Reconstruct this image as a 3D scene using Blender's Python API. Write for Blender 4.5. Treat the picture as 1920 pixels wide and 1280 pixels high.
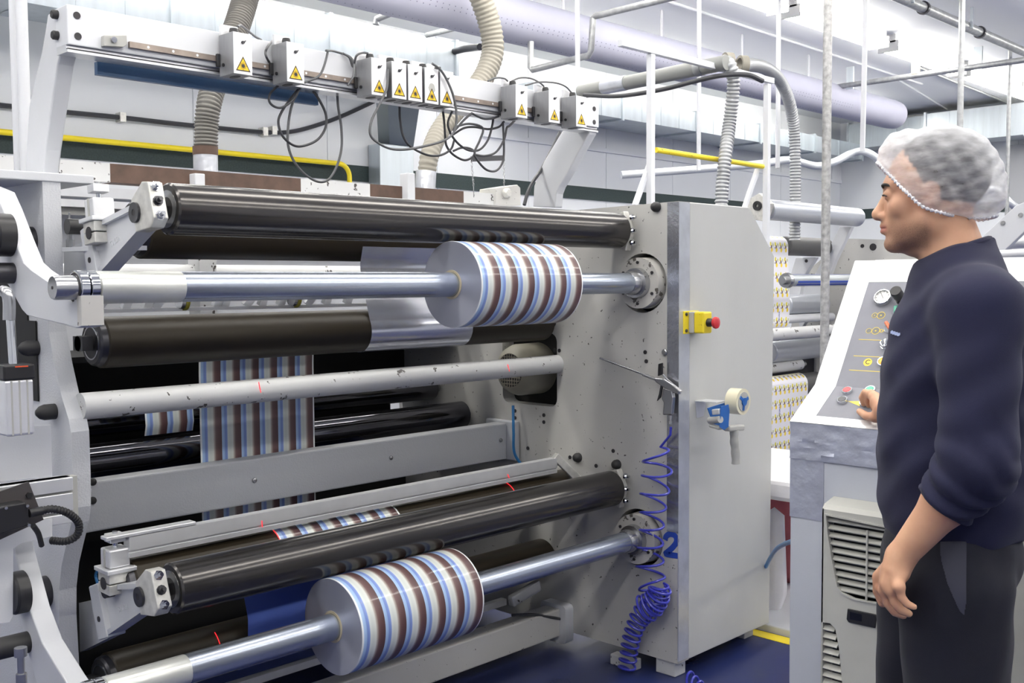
import bpy, bmesh, math, random
import numpy as np
from mathutils import Vector, Matrix
from mathutils.geometry import tessellate_polygon
random.seed(7)
for o in list(bpy.data.objects): bpy.data.objects.remove(o)
SC = bpy.context.scene
COL = SC.collection
# ------------------------------------------------------------------ camera
FPX, YAW, PITCH, ROLL, HC = 1974.0, math.radians(44.32), math.radians(3.2), math.radians(.37), 1.5
FW = Vector((math.cos(YAW)*math.cos(PITCH), math.sin(YAW)*math.cos(PITCH), -math.sin(PITCH)))
_R = Vector((math.sin(YAW), -math.cos(YAW), 0)); _D = FW.cross(_R)
RT = _R*math.cos(ROLL)+_D*math.sin(ROLL); DN = _D*math.cos(ROLL)-_R*math.sin(ROLL)
CAMP = Vector((0, 0, HC))
cam = bpy.data.objects.new('camera', bpy.data.cameras.new('camera')); COL.objects.link(cam)
cam.data.sensor_width = 36; cam.data.lens = FPX*36/1920; cam.data.clip_start = .05
cam.matrix_world = Matrix(((RT.x, -DN.x, -FW.x, 0), (RT.y, -DN.y, -FW.y, 0), (RT.z, -DN.z, -FW.z, HC), (0, 0, 0, 1)))
SC.camera = cam
# ------------------------------------------------------------------ light and exposure
W = bpy.data.worlds.new('world'); SC.world = W; W.use_nodes = True
W.node_tree.nodes['Background'].inputs[0].default_value = (.9, .95, 1, 1)
W.node_tree.nodes['Background'].inputs[1].default_value = .25
LAMP = 19.0            # strength of the fluorescent diffusers (every fixture in the hall)
SC.view_settings.view_transform = 'Standard'; SC.view_settings.look = 'None'
SC.view_settings.exposure = 0.0; SC.view_settings.gamma = 1.0; SC.view_settings.use_curve_mapping = False
SC.cycles.use_light_tree = False; SC.cycles.max_bounces = 8; SC.cycles.diffuse_bounces = 5; SC.cycles.adaptive_threshold = .03; SC.cycles.glossy_bounces = 3; SC.cycles.transmission_bounces = 4; SC.cycles.caustics_reflective = False; SC.cycles.caustics_refractive = False
# room dimensions (metres)
YB, XF, ZC, XL, YN = 6.8, 13.3, 3.6, -4.2, -4.6

def P(px, py, x=None, y=None, z=None, d=None):
    """the point of the plane x=, y=, z= (or at depth d) seen at a pixel of the 1920x1280 photograph"""
    r = FW*FPX+RT*(px-960)+DN*(py-640)
    if x is not None: t = x/r.x
    elif y is not None: t = y/r.y
    elif z is not None: t = (z-HC)/r.z
    else: t = d/FPX
    return CAMP+r*t

# ------------------------------------------------------------------ mesh helpers
class MB:
    def __init__(s): s.v = []; s.f = []; s.mi = []; s.m = 0; s.uv = None
    def add(s, vs, fs):
        o = len(s.v); s.v += [tuple(p) for p in vs]
        for f in fs: s.f.append([i+o for i in f]); s.mi.append(s.m)
        return s
    def box(s, a, b):
        x0, y0, z0 = [min(a[i], b[i]) for i in range(3)]; x1, y1, z1 = [max(a[i], b[i]) for i in range(3)]
        return s.add([(x0,y0,z0),(x1,y0,z0),(x1,y1,z0),(x0,y1,z0),(x0,y0,z1),(x1,y0,z1),(x1,y1,z1),(x0,y1,z1)],
                     [(3,2,1,0),(4,5,6,7),(0,1,5,4),(1,2,6,5),(2,3,7,6),(3,0,4,7)])
    def obox(s, c, ax, ay, az, hx, hy, hz):
        c = Vector(c); ax, ay, az = Vector(ax).normalized()*hx, Vector(ay).normalized()*hy, Vector(az).normalized()*hz
        vs = [c-ax-ay-az, c+ax-ay-az, c+ax+ay-az, c-ax+ay-az, c-ax-ay+az, c+ax-ay+az, c+ax+ay+az, c-ax+ay+az]
        return s.add(vs, [(3,2,1,0),(4,5,6,7),(0,1,5,4),(1,2,6,5),(2,3,7,6),(3,0,4,7)])
    def bar(s, p, q, w, h, up=(0, 0, 1)):
        p, q = Vector(p), Vector(q); d = (q-p); u = Vector(up); sd = d.cross(u).normalized(); u = sd.cross(d).normalized()
        return s.obox((p+q)/2, d, sd, u, d.length/2, w/2, h/2)
    def prism(s, poly, dvec, holes=()):
        """planar polygon (3d points) extruded by dvec, with holes"""
        dv = Vector(dvec); loops = [[Vector(p) for p in poly]]+[[Vector(p) for p in h] for h in holes]
        tr = tessellate_polygon(loops); flat = [p for l in loops for p in l]; n = len(flat)
        fs = [tuple(t) for t in tr]+[tuple(i+n for i in reversed(t)) for t in tr]; o = 0
        for l in loops:
            k = len(l)
            for i in range(k): a, b = o+i, o+(i+1) % k; fs.append((a, b, b+n, a+n))
            o += k
        return s.add(flat+[p+dv for p in flat], fs)
    def rings(s, rs, cap=True, closed=True):
        k = len(rs[0]); fs = []
        for i in range(len(rs)-1):
            for j in range(k if closed else k-1):
                a, b = i*k+j, i*k+(j+1) % k; fs.append((a, b, b+k, a+k))
        if cap: fs.append(tuple(reversed(range(k)))); fs.append(tuple(range((len(rs)-1)*k, len(rs)*k)))
        return s.add([p for r in rs for p in r], fs)
    def lathe(s, p, d, prof, seg=32, cap=True):
        """profile [(t along d, radius)] turned about the axis p + t d"""
        p = Vector(p); d = Vector(d).normalized(); u = d.orthogonal().normalized(); w = d.cross(u)
        rs = [[p+d*t+(u*math.cos(2*math.pi*j/seg)+w*math.sin(2*math.pi*j/seg))*r for j in range(seg)] for t, r in prof]
        return s.rings(rs, cap)
    def cyl(s, p, q, r, seg=24, r2=None):
        p, q = Vector(p), Vector(q); return s.lathe(p, q-p, [(0, r), ((q-p).length, r if r2 is None else r2)], seg)
    def ring(s, p, d, r0, r1, t, seg=32):
        return s.lathe(p, d, [(0, r0), (0, r1), (t, r1), (t, r0), (0, r0)], seg, False)
    def tube(s, pts, r, seg=10, cap=True):
        pts = [Vector(p) for p in pts]; n = len(pts); rs = []
        t0 = (pts[1]-pts[0]).normalized(); u = t0.orthogonal().normalized()
        for i in range(n):
            t = (pts[min(i+1, n-1)]-pts[max(i-1, 0)]).normalized(); u = (u-t*u.dot(t)).normalized(); w = t.cross(u)
            rr = r[i] if hasattr(r, '__len__') else r
            rs.append([pts[i]+(u*math.cos(2*math.pi*j/seg)+w*math.sin(2*math.pi*j/seg))*rr for j in range(seg)])
        return s.rings(rs, cap)
    def sphere(s, c, r, seg=16, ri=10, sx=1, sy=1, sz=1):
        rs = []
        for i in range(ri+1):
            a = math.pi*i/ri; rs.append([(c[0]+r*sx*math.sin(a)*math.cos(2*math.pi*j/seg), c[1]+r*sy*math.sin(a)*math.sin(2*math.pi*j/seg), c[2]-r*sz*math.cos(a)) for j in range(seg)])
        return s.rings(rs, False)
    def build(s, name, mats, parent=None, bevel=0, smooth=True, ang=35, seg=2):
        me = bpy.data.meshes.new(name); b = BASE.get(parent, Vector((0, 0, 0))) if parent else Vector((0, 0, 0))
        me.from_pydata([(p[0]-b.x, p[1]-b.y, p[2]-b.z) for p in s.v], [], s.f)
        bm = bmesh.new(); bm.from_mesh(me); bmesh.ops.remove_doubles(bm, verts=bm.verts, dist=1e-6); bmesh.ops.recalc_face_normals(bm, faces=bm.faces); bm.to_mesh(me); bm.free()
        if len(me.polygons) == len(s.mi):
            me.polygons.foreach_set('material_index', s.mi)
        for m in (mats if isinstance(mats, (list, tuple)) else [mats]): me.materials.append(m)
        if smooth and not bevel:
            me.polygons.foreach_set('use_smooth', [True]*len(me.polygons)); me.set_sharp_from_angle(angle=math.radians(ang))
        o = bpy.data.objects.new(name, me); COL.objects.link(o)
        if parent: o.parent = parent; BASE[o] = b
        if bevel:
            md = o.modifiers.new('Bevel', 'BEVEL'); md.width = bevel; md.segments = seg; md.limit_method = 'ANGLE'; md.angle_limit = math.radians(35)
        return o
BASE = {}
def tag(o, label, cat, group=None):
    o['label'] = label; o['category'] = cat
    if group: o['group'] = group
    return o
def thing(name, base, label, cat, group=None):
    o = bpy.data.objects.new(name, None); COL.objects.link(o); o.location = base; o.empty_display_size = .1
    BASE[o] = Vector(base); return tag(o, label, cat, group)
def struct(o): o['kind'] = 'structure'; return o
def copy_tree(o, dloc=(0, 0, 0), parent=None):
    c = o.copy(); COL.objects.link(c); c.parent = parent
    if parent is None: c.location = Vector(o.location)+Vector(dloc)
    for ch in [k for k in bpy.data.objects if k.parent == o]: copy_tree(ch, parent=c)
    return c
def crom(pts, n=8):
    pts = [Vector(p) for p in pts]; q = [pts[0]*2-pts[1]]+pts+[pts[-1]*2-pts[-2]]; out = []
    for i in range(1, len(q)-2):
        a, b, c, d = q[i-1:i+3]
        for k in range(n):
            t = k/n; out.append(.5*((2*b)+(c-a)*t+(2*a-5*b+4*c-d)*t*t+(3*b-a-3*c+d)*t**3))
    return out+[pts[-1]]
def resample(pts, step):
    out = [pts[0].copy()]; acc = 0
    for a, b in zip(pts, pts[1:]):
        L = (b-a).length; t = step-acc
        while t <= L: out.append(a+(b-a)*(t/L)); t += step
        acc = (acc+L) % step
    return out
def corrugated(name, ctrl, r, mat_, parent=None, pitch=.02, amp=.1, seg=20):
    pts = resample(crom(ctrl, 14), pitch/4); rad = []
    rr = r if hasattr(r, '__call__') else (lambda t: r)
    for i in range(len(pts)):
        rad.append(rr(i/len(pts))*(1, 1-amp*.5, 1-amp, 1-amp*.3)[i % 4])
    m = MB(); m.tube(pts, rad, seg); return m.build(name, mat_, parent, ang=80)
def text_mesh(name, body, mat_, parent, origin, ax, up, size, depth=.0006):
    cu = bpy.data.curves.new(name, 'FONT'); cu.body = body; cu.size = size; cu.extrude = depth; cu.align_x = 'CENTER'; cu.align_y = 'CENTER'
    t = bpy.data.objects.new(name, cu); COL.objects.link(t)
    me = bpy.data.meshes.new_from_object(t); bpy.data.objects.remove(t); me.name = name
    ax = Vector(ax).normalized(); up = Vector(up).normalized(); nn = ax.cross(up)
    b = BASE.get(parent, Vector((0, 0, 0)))
    for v in me.vertices: v.co = Vector(origin)+ax*v.co.x+up*v.co.y+nn*v.co.z-b
    me.materials.clear(); me.materials.append(mat_)
    o = bpy.data.objects.new(name, me); COL.objects.link(o); o.parent = parent; BASE[o] = b
    return o
def circ(c, u, v, r, n=24): return [Vector(c)+Vector(u)*(r*math.cos(2*math.pi*i/n))+Vector(v)*(r*math.sin(2*math.pi*i/n)) for i in range(n)]
EX, EY, EZ = Vector((1, 0, 0)), Vector((0, 1, 0)), Vector((0, 0, 1))

# ------------------------------------------------------------------ materials
def lin(c): return tuple(((v/255)/12.92 if v/255 <= .04045 else ((v/255+.055)/1.055)**2.4) for v in c)+(1,)
def newmat(name):
    m = bpy.data.materials.new(name); m.use_nodes = True; nt = m.node_tree; return m, nt, nt.nodes['Principled BSDF']
def nd(nt, t, **k):
    n = nt.nodes.new(t)
    for a, b in k.items():
        if a.startswith('i_'): n.inputs[int(a[2:]) if a[2:].isdigit() else a[2:]].default_value = b
        else: setattr(n, a, b)
    return n
def pmat(name, col, rough=.5, metal=0, var=0, vscale=3, bump=0, bscale=60, chips=None, coat=0, spec=None, streak=None, rvar=0, aniso=0):
    """plain painted / metal surface: colour variation, fine relief, paint chips"""
    m, nt, b = newmat(name); L = nt.links; c = lin(col)
    b.inputs['Base Color'].default_value = c; b.inputs['Roughness'].default_value = rough; b.inputs['Metallic'].default_value = metal
    if coat: b.inputs['Coat Weight'].default_value = coat; b.inputs['Coat Roughness'].default_value = .08
    if spec is not None: b.inputs['Specular IOR Level'].default_value = spec
    tc = nd(nt, 'ShaderNodeTexCoord'); out = None; vec = tc.outputs['Object']
    if streak:
        mp = nd(nt, 'ShaderNodeMapping'); mp.inputs['Scale'].default_value = streak; L.new(vec, mp.inputs['Vector']); svec = mp.outputs['Vector']
    else: svec = vec
    if var:
        n = nd(nt, 'ShaderNodeTexNoise'); n.inputs['Scale'].default_value = vscale; n.inputs['Detail'].default_value = 6; L.new(svec, n.inputs['Vector'])
        r = nd(nt, 'ShaderNodeMapRange'); r.inputs[1].default_value = .3; r.inputs[2].default_value = .7; r.inputs[3].default_value = 1-var; r.inputs[4].default_value = 1+var*.6
        L.new(n.outputs['Fac'], r.inputs[0])
        mx = nd(nt, 'ShaderNodeMix', data_type='RGBA', blend_type='MULTIPLY'); mx.inputs[0].default_value = 1; mx.inputs[6].default_value = c
        L.new(r.outputs[0], mx.inputs[7]); out = mx.outputs[2]
        if rvar:
            r2 = nd(nt, 'ShaderNodeMapRange'); r2.inputs[1].default_value = .3; r2.inputs[2].default_value = .7; r2.inputs[3].default_value = max(.03, rough-rvar); r2.inputs[4].default_value = rough+rvar
            L.new(n.outputs['Fac'], r2.inputs[0]); L.new(r2.outputs[0], b.inputs['Roughness'])
    if chips:
        sc, thr, cc = chips
        n = nd(nt, 'ShaderNodeTexNoise'); n.inputs['Scale'].default_value = sc; n.inputs['Detail'].default_value = 4; n.inputs['Roughness'].default_value = .6; L.new(vec, n.inputs['Vector'])
        r = nd(nt, 'ShaderNodeMapRange'); r.inputs[1].default_value = thr; r.inputs[2].default_value = thr+.012; L.new(n.outputs['Fac'], r.inputs[0])
        mx = nd(nt, 'ShaderNodeMix', data_type='RGBA'); mx.inputs[6].default_value = c; mx.inputs[7].default_value = lin(cc)
        if out: L.new(out, mx.inputs[6])
        L.new(r.outputs[0], mx.inputs[0]); out = mx.outputs[2]
    if out: L.new(out, b.inputs['Base Color'])
    if bump:
        n = nd(nt, 'ShaderNodeTexNoise'); n.inputs['Scale'].default_value = bscale; n.inputs['Detail'].default_value = 3; L.new(svec, n.inputs['Vector'])
        bp = nd(nt, 'ShaderNodeBump'); bp.inputs['Strength'].default_value = bump; bp.inputs['Distance'].default_value = .004
        L.new(n.outputs['Fac'], bp.inputs['Height']); L.new(bp.outputs[0], b.inputs['Normal'])
    return m
def emis(name, col, s):
    m, nt, b = newmat(name); b.inputs['Base Color'].default_value = lin(col); b.inputs['Emission Color'].default_value = lin(col); b.inputs['Emission Strength'].default_value = s; return m
def stripes(name, x0, x1, rough=.42, metal=0, n=6):
    """six repeats of light blue / blue / ivory / taupe / brown across the web, white selvedge"""
    m, nt, b = newmat(name); L = nt.links; tc = nd(nt, 'ShaderNodeTexCoord'); ge = nd(nt, 'ShaderNodeNewGeometry')
    sp = nd(nt, 'ShaderNodeSeparateXYZ'); L.new(ge.outputs['Position'], sp.inputs[0])
    mr = nd(nt, 'ShaderNodeMapRange'); mr.inputs[1].default_value = x0+.006; mr.inputs[2].default_value = x1-.006; mr.clamp = False; L.new(sp.outputs[0], mr.inputs[0])
    mu = nd(nt, 'ShaderNodeMath', operation='MULTIPLY', i_1=float(n)); L.new(mr.outputs[0], mu.inputs[0])
    fr = nd(nt, 'ShaderNodeMath', operation='FRACT'); L.new(mu.outputs[0], fr.inputs[0])
    rp = nd(nt, 'ShaderNodeValToRGB'); cr = rp.color_ramp; cr.interpolation = 'LINEAR'
    keys = [(0, (172,197,226)), (.13, (150,180,222)), (.16, (118,142,205)), (.27, (128,150,212)), (.30, (214,220,218)), (.42, (206,212,208)), (.56, (216,219,214)), (.62, (170,160,152)), (.70, (112,86,84)), (.80, (96,68,68)), (.985, (84,58,60))]
    cr.elements[0].position = 0; cr.elements[0].color = lin(keys[0][1]); cr.elements[1].position = 1; cr.elements[1].color = lin((84,58,60))
    for p, c in keys[1:]: e = cr.elements.new(p); e.color = lin(c)
    L.new(fr.outputs[0], rp.inputs[0])
    i0 = nd(nt, 'ShaderNodeMath', operation='LESS_THAN', i_1=0.0); i1 = nd(nt, 'ShaderNodeMath', operation='GREATER_THAN', i_1=1.0); ad = nd(nt, 'ShaderNodeMath', operation='ADD')
    L.new(mr.outputs[0], i0.inputs[0]); L.new(mr.outputs[0], i1.inputs[0]); L.new(i0.outputs[0], ad.inputs[0]); L.new(i1.outputs[0], ad.inputs[1])
    mx = nd(nt, 'ShaderNodeMix', data_type='RGBA'); mx.inputs[7].default_value = lin((235,238,240)); L.new(ad.outputs[0], mx.inputs[0]); L.new(rp.outputs[0], mx.inputs[6])
    L.new(mx.outputs[2], b.inputs['Base Color']); b.inputs['Roughness'].default_value = rough; b.inputs['Coat Weight'].default_value = .35; b.inputs['Coat Roughness'].default_value = .04
    return m
M = {}
M['wall'] = pmat('wall_paint', (232,235,239), .5, var=.03, vscale=.7)
M['ceil'] = pmat('ceiling_paint', (244,246,248), .8)
M['floor'] = pmat('blue_floor', (32,43,92), .35, var=.35, vscale=2.2, bump=.05, bscale=30, rvar=.1)
M['green'] = pmat('green_band', (52,66,66), .7, var=.3, vscale=90)
M['white'] = pmat('machine_white', (204,206,211), .42, var=.05, vscale=4, bump=.06, bscale=220)
M['hammer'] = pmat('machine_hammered', (194,196,201), .4, bump=.35, bscale=190)
M['plate'] = pmat('plate_paint', (190,189,186), .4, var=.07, vscale=3, bump=.05, bscale=150, chips=(48, .672, (60,56,54)))
M['chipped'] = pmat('chipped_paint', (196,197,198), .42, var=.06, vscale=5, chips=(24, .63, (66,62,60)))
M['flangechip'] = pmat('flange_chipped', (196,194,190), .42, var=.06, vscale=5, chips=(30, .61, (92,88,84)))
M['door'] = pmat('cabinet_paint', (192,193,191), .5, var=.08, vscale=2.2, bump=.09, bscale=260, streak=(1, 1, .35))
M['rusty'] = pmat('rusted_steel', (86,66,56), .7, var=.3, vscale=14)
M['railrust'] = pmat('worn_rail', (150,138,130), .4, metal=.6, var=.3, vscale=20, streak=(1, 1, 1))
M['drum'] = pmat('dark_rubber', (44,38,28), .42, spec=.3)
M['lay'] = pmat('polished_dark_roller', (80,78,77), .2, metal=.75)
M['flange'] = pmat('dark_flange', (70,70,74), .3, metal=.7)
M['steel'] = pmat('ground_steel', (176,177,180), .25, metal=.9, var=.03, vscale=8, streak=(30, 1, 1))
M['shaft'] = pmat('shaft_steel', (176,184,198), .27, metal=.85)
M['shaftband'] = pmat('worn_shaft_band', (214,216,212), .3, metal=.5, var=.05, vscale=12)
M['chrome'] = pmat('chrome', (210,212,216), .08, metal=1)
M['alu'] = pmat('aluminium', (226,227,230), .3, metal=.55, var=.05, vscale=16)
M['aludirty'] = pmat('aluminium_dirty', (214,213,208), .38, metal=.45, var=.22, vscale=34)
M['alubox'] = pmat('brushed_aluminium', (158,159,162), .38, metal=.55, var=.16, vscale=5, streak=(6, 6, 1))
M['alufront'] = pmat('white_anodised', (236,237,240), .3, metal=.2)
M['galv'] = pmat('galvanised_sheet', (192,200,206), .34, metal=.65, var=.1, vscale=3, streak=(5, 5, .5))
M['pipe'] = pmat('galvanised_pipe', (168,170,172), .4, metal=.6, var=.22, vscale=26)
M['wpipe'] = pmat('white_pipe', (214,216,221), .45)
M['hose'] = pmat('grey_duct_hose', (112,110,106), .6, var=.12, vscale=5)
M['hosel'] = pmat('pale_duct_hose', (146,142,132), .6, var=.1, vscale=5)
M['hosem'] = pmat('metal_flex_hose', (172,174,177), .45, metal=.5)
M['foil'] = pmat('foil_tape', (206,209,216), .28, metal=.6, var=.16, vscale=12, bump=.5, bscale=34)
M['foils'] = pmat('foil_tape_side', (172,174,182), .26, metal=.8, var=.2, vscale=9, bump=.6, bscale=30)
M['foild'] = pmat('foil_tape_dull', (190,194,208), .32, metal=.45, var=.2, vscale=12, bump=.6, bscale=26)
M['wfoil'] = pmat('white_crinkled_tape', (240,241,243), .3, metal=.25, var=.05, vscale=14, bump=.5, bscale=40)
M['black'] = pmat('black_plastic', (34,34,37), .4)
M['blackr'] = pmat('black_rubber', (40,40,42), .55)
M['dark'] = pmat('shade_black', (20,20,20), .7)  # near-black that puts the shade of openings and depths into the colour
M['cable'] = pmat('grey_cable', (92,93,96), .5)
M['cabled'] = pmat('dark_cable', (60,61,66), .45)
M['blue'] = pmat('blue_strip', (52,92,134), .4)
M['bluehose'] = pmat('blue_hose', (58,62,176), .3, coat=.4)
M['airblue'] = pmat('air_line_blue', (46,120,180), .35)
M['yellow'] = pmat('yellow_paint', (250,226,40), .4, var=.06, vscale=6)
M['yellowd'] = pmat('yellow_worn', (236,212,48), .45, chips=(40, .66, (92,78,38)))
M['warn'] = pmat('warning_yellow', (252,206,34), .4)
M['ink'] = pmat('black_ink', (44,42,46), .5)
M['red'] = pmat('red_plastic', (200,52,58), .35)
M['navyblue'] = pmat('blue_paint', (40,72,170), .5)
M['purple'] = pmat('fabric_duct', (170,171,188), .85, var=.04, vscale=2)
M['core'] = pmat('cardboard_core', (196,186,160), .7)
M['filmend'] = pmat('roll_end', (176,179,194), .38, var=.1, vscale=1.5, coat=.3)
_m = M['filmend']; _b = _m.node_tree.nodes['Principled BSDF']; _t = nd(_m.node_tree, 'ShaderNodeTangent', direction_type='RADIAL', axis='X'); _m.node_tree.links.new(_t.outputs[0], _b.inputs['Tangent'])
_b.inputs['Anisotropic'].default_value = .85; _b.inputs['Metallic'].default_value = .55; _b.inputs['Roughness'].default_value = .38
M['silverweb'] = pmat('silver_web', (196,198,208), .2, metal=.8, var=.05, vscale=1.2)
M['blueweb'] = pmat('blue_web', (92,116,196), .35, coat=.4)
M['motor'] = pmat('motor_beige_shaded', (150,146,132), .45, var=.14, vscale=6)  # beige darkened for the shade of the plate opening
M['tape'] = pmat('clear_tape', (228,222,196), .25, coat=.6)
M['dgrey'] = pmat('grey_plastic', (176,176,172), .5)
M['tblue'] = pmat('blue_metal', (52,112,190), .35, metal=.3)
M['panelgrey'] = pmat('panel_grey', (138,139,148), .6, metal=0, var=.14, vscale=6)
M['cream'] = pmat('cream_plastic', (186,186,180), .45, var=.07, vscale=9)
M['cab'] = pmat('cabinet_grey', (190,194,203), .5, var=.06, vscale=3, bump=.06, bscale=200)
M['lampbody'] = pmat('fixture_body', (214,214,214), .5)
M['lamp'] = emis('fluorescent', (255,251,243), LAMP)
M['glassw'] = pmat('dial_white', (236,236,232), .3)
M['redlaser'] = emis('laser_light_red', (255,40,50), 1.6)
M['ygreen'] = emis('glow_yellow', (240,246,120), 1.2)
M['bagred'] = pmat('red_bag', (168,84,92), .5, var=.2, vscale=9, bump=.5, bscale=14)
M['bagwhite'] = pmat('clear_white_bag', (230,228,230), .35, var=.08, vscale=9, bump=.6, bscale=16)
# ================================================================== the room
m = MB(); m.box((XL, YN, -.06), (XF, YB, 0)); struct(m.build('floor', M['floor'], smooth=False))
m = MB(); m.box((XL, YN, ZC), (XF, YB, ZC+.06)); struct(m.build('ceiling', M['ceil'], smooth=False))
def wall(name, a, b, axis):
    mm = MB(); mm.box(a, b); w = struct(mm.build(name, M['wall'], smooth=False)); return w
wb = wall('wall_back', (XL, YB+.01, 0), (XF, YB+.1, ZC), 0)
x = XL
while x < XF:
    x2 = min(x+1.14, XF); mm = MB(); mm.box((x+.003, YB, 0), (x2-.003, YB+.012, ZC)); mm.build('wall_panel', M['wall'], wb, smooth=False); x += 1.14
wr = wall('wall_right', (XF+.01, YN, 0), (XF+.1, YB, ZC), 1)
y = YN
while y < YB:
    y2 = min(y+1.14, YB); mm = MB(); mm.box((XF, y+.003, 0), (XF+.012, y2-.003, ZC)); mm.build('wall_panel', M['wall'], wr, smooth=False); y += 1.14
wall('wall_left', (XL-.1, YN, 0), (XL, YB, ZC), 1)
wall('wall_front', (XL, YN-.1, 0), (XF, YN, ZC), 0)
m = MB(); m.box((XL, YB-.012, 2.315), (XF, YB, 2.44)); struct(m.build('trim_1', M['green'], smooth=False))
m = MB(); m.box((6.6, YB-.03, 2.80), (XF, YB, 2.84)); struct(m.build('trim_2', M['wall'], smooth=False))
m = MB(); m.box((XF-.012, YN, 2.315), (XF, YB-.012, 2.44)); struct(m.build('trim_3', M['green'], smooth=False))
# yellow line on the floor
m = MB(); m.box((3.85, .4, 0), (3.92, 2.6, .002)); tag(m.build('floor_line', M['yellow'], smooth=False), 'yellow safety line painted on the blue floor', 'floor marking')
# ceiling fluorescent fixtures: rows along x
def fixture(x0, y0, label, L=1.5):
    t = thing('ceiling_light', (x0+L/2, y0, ZC), label, 'ceiling light', 'fluorescent ceiling lights')
    mm = MB(); mm.box((x0, y0-.065, ZC-.068), (x0+L, y0+.065, ZC)); mm.build('housing', M['lampbody'], t, smooth=False)
    mm = MB(); mm.box((x0, y0-.09, ZC-.145), (x0+.012, y0+.09, ZC-.055)); mm.build('end_cap', M['lampbody'], t, smooth=False)
    mm = MB(); mm.box((x0+L-.012, y0-.09, ZC-.145), (x0+L, y0+.09, ZC-.055)); mm.build('end_cap', M['lampbody'], t, smooth=False)
    mm = MB(); n = 8
    mm.rings([[Vector((xx, y0+.098*math.cos(2*math.pi*k/n), ZC-.103-.04*math.sin(2*math.pi*k/n))) for k in range(n)] for xx in (x0+.012, x0+L-.012)], False); mm.build('diffuser', M['lamp'], t)
    return t
names = ['lit ceiling light nearest above the machine, first of the visible row', 'lit ceiling light second in the row, past the white hanging rod', 'lit ceiling light third in the row, behind the cross pipe', 'lit ceiling light farthest in the row, near the end duct']
for k, x0 in enumerate((7.15, 8.82, 10.42, 11.9)): fixture(x0, 4.08, names[k], 1.5 if k < 3 else 1.25)
for x0 in (5.5, 3.85, 2.2, .55, -1.1, -2.75): fixture(x0, 4.08, 'lit ceiling light of the same row above the frame of the photograph')
for x0 in (.55, 2.2, 3.85, 5.5, 7.15, 8.8, 10.4): fixture(x0, 5.9, 'lit ceiling light hidden behind the fabric duct along the back wall')
for y0 in (2.3, .5, -1.5):  # added rows out of view, there to brighten the hall
    for x0 in (-2.75, -1.1, .55, 2.2, 3.85, 5.5, 7.15, 8.82, 10.42): fixture(x0, y0, 'lit ceiling light in an added row outside the view')
# ================================================================== the slitter rewinder in front
X1, X0 = 3.218, 1.25
mach = thing('slitter_rewinder', (2.2, 3.1, 0), 'large white film slitting and rewinding machine with side frames, cross beams and tie bar', 'machine')
# right bearing plate with openings
def yz(x, pts): return [Vector((x, a, b)) for a, b in pts]
def rrect(y0, z0, y1, z1, r, n=5):
    out = []
    for cy, cz, a0 in ((y1-r, z1-r, 0), (y0+r, z1-r, 90), (y0+r, z0+r, 180), (y1-r, z0+r, 270)):
        for k in range(n+1): a = math.radians(a0+90*k/n); out.append((cy+r*math.cos(a), cz+r*math.sin(a)))
    return out
YU, ZU, YLo, ZLo = 2.446, 1.495, 2.462, .512
m = MB()
m.prism(yz(X1, [(2.28,.06), (3.9,.06), (3.9,1.62), (3.3,1.70), (3.0,1.785), (2.28,1.795)]), (.07, 0, 0),
        holes=[circ((X1, YU, ZU), EY, EZ, .113, 40), circ((X1, YLo, ZLo), EY, EZ, .113, 40), yz(X1, rrect(2.885, .985, 3.2, 1.29, .035))])
m.build('bearing_plate', M['plate'], mach, smooth=False)
m = MB(); m.box((X1+.075, 2.36, .3), (X1+.09, 3.3, 1.68)); m.build('shade_backing', M['dark'], mach, smooth=False)  # near-black backing, stands for shade behind the plate openings
# cabinet body behind the plate with a chamfered top corner
m = MB()
m.prism([(X1+.07, 2.28, .06), (3.875, 2.28, .06), (3.895, 2.28, 1.60), (3.70, 2.28, 1.795), (X1+.07, 2.28, 1.795)], (0, .06, 0))
m.build('cabinet_door', M['door'], mach, bevel=.004)
m = MB(); m.prism([(X1+.10, 2.345, .08), (3.86, 2.345, .08), (3.88, 2.345, 1.59), (3.69, 2.345, 1.78), (X1+.10, 2.345, 1.78)], (0, .5, 0)); m.build('cabinet_body', M['white'], mach, smooth=False)
for px, py in ((1232, 388), (1085, 857), (1158, 870)):
    c = P(px, py, x=X1); m = MB(); m.lathe(c, (-1, 0, 0), [(0, .019), (.012, .019), (.022, .015), (.028, .006)], 16); m.build('cap_nut', M['blackr'], mach)
for px, py in ((1069, 857), (1150, 845), (1040, 656), (1049, 657), (966, 770), (966, 783), (1020, 778), (1020, 791), (990, 840), (1210, 660), (1212, 677), (1118, 873), (1245, 660)):
    c = P(px, py, x=X1); m = MB(); m.cyl(c+Vector((.002, 0, 0)), c-Vector((.0025, 0, 0)), .008, 12); m.build('bolt_hole', M['ink'], mach)
# foil tape along the corner
m = MB(); m.box((X1-.0025, 2.2775, .56), (X1, 2.330, 1.793)); m.build('foil_tape', M['foils'], mach, smooth=False)
m = MB(); m.box((X1-.002, 2.2765, .07), (3.283, 2.28, 1.793)); m.build('foil_tape', M['foil'], mach, smooth=False)
# feet under the cabinet
for a, b in ((X1+.01, 2.30), (3.78, 2.34), (X1+.01, 3.7)):
    m = MB(); m.box((a, b, 0), (a+.07, b+.09, .062)); m.build('machine_foot', M['chipped'], mach, bevel=.004)
m = MB(); c = P(1195, 1245, x=X1); m.box((X1-.045, c.y-.02, 0), (X1, c.y+.1, c.z+.03)); m.build('foot_bracket', M['chipped'], mach, bevel=.004)
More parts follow.
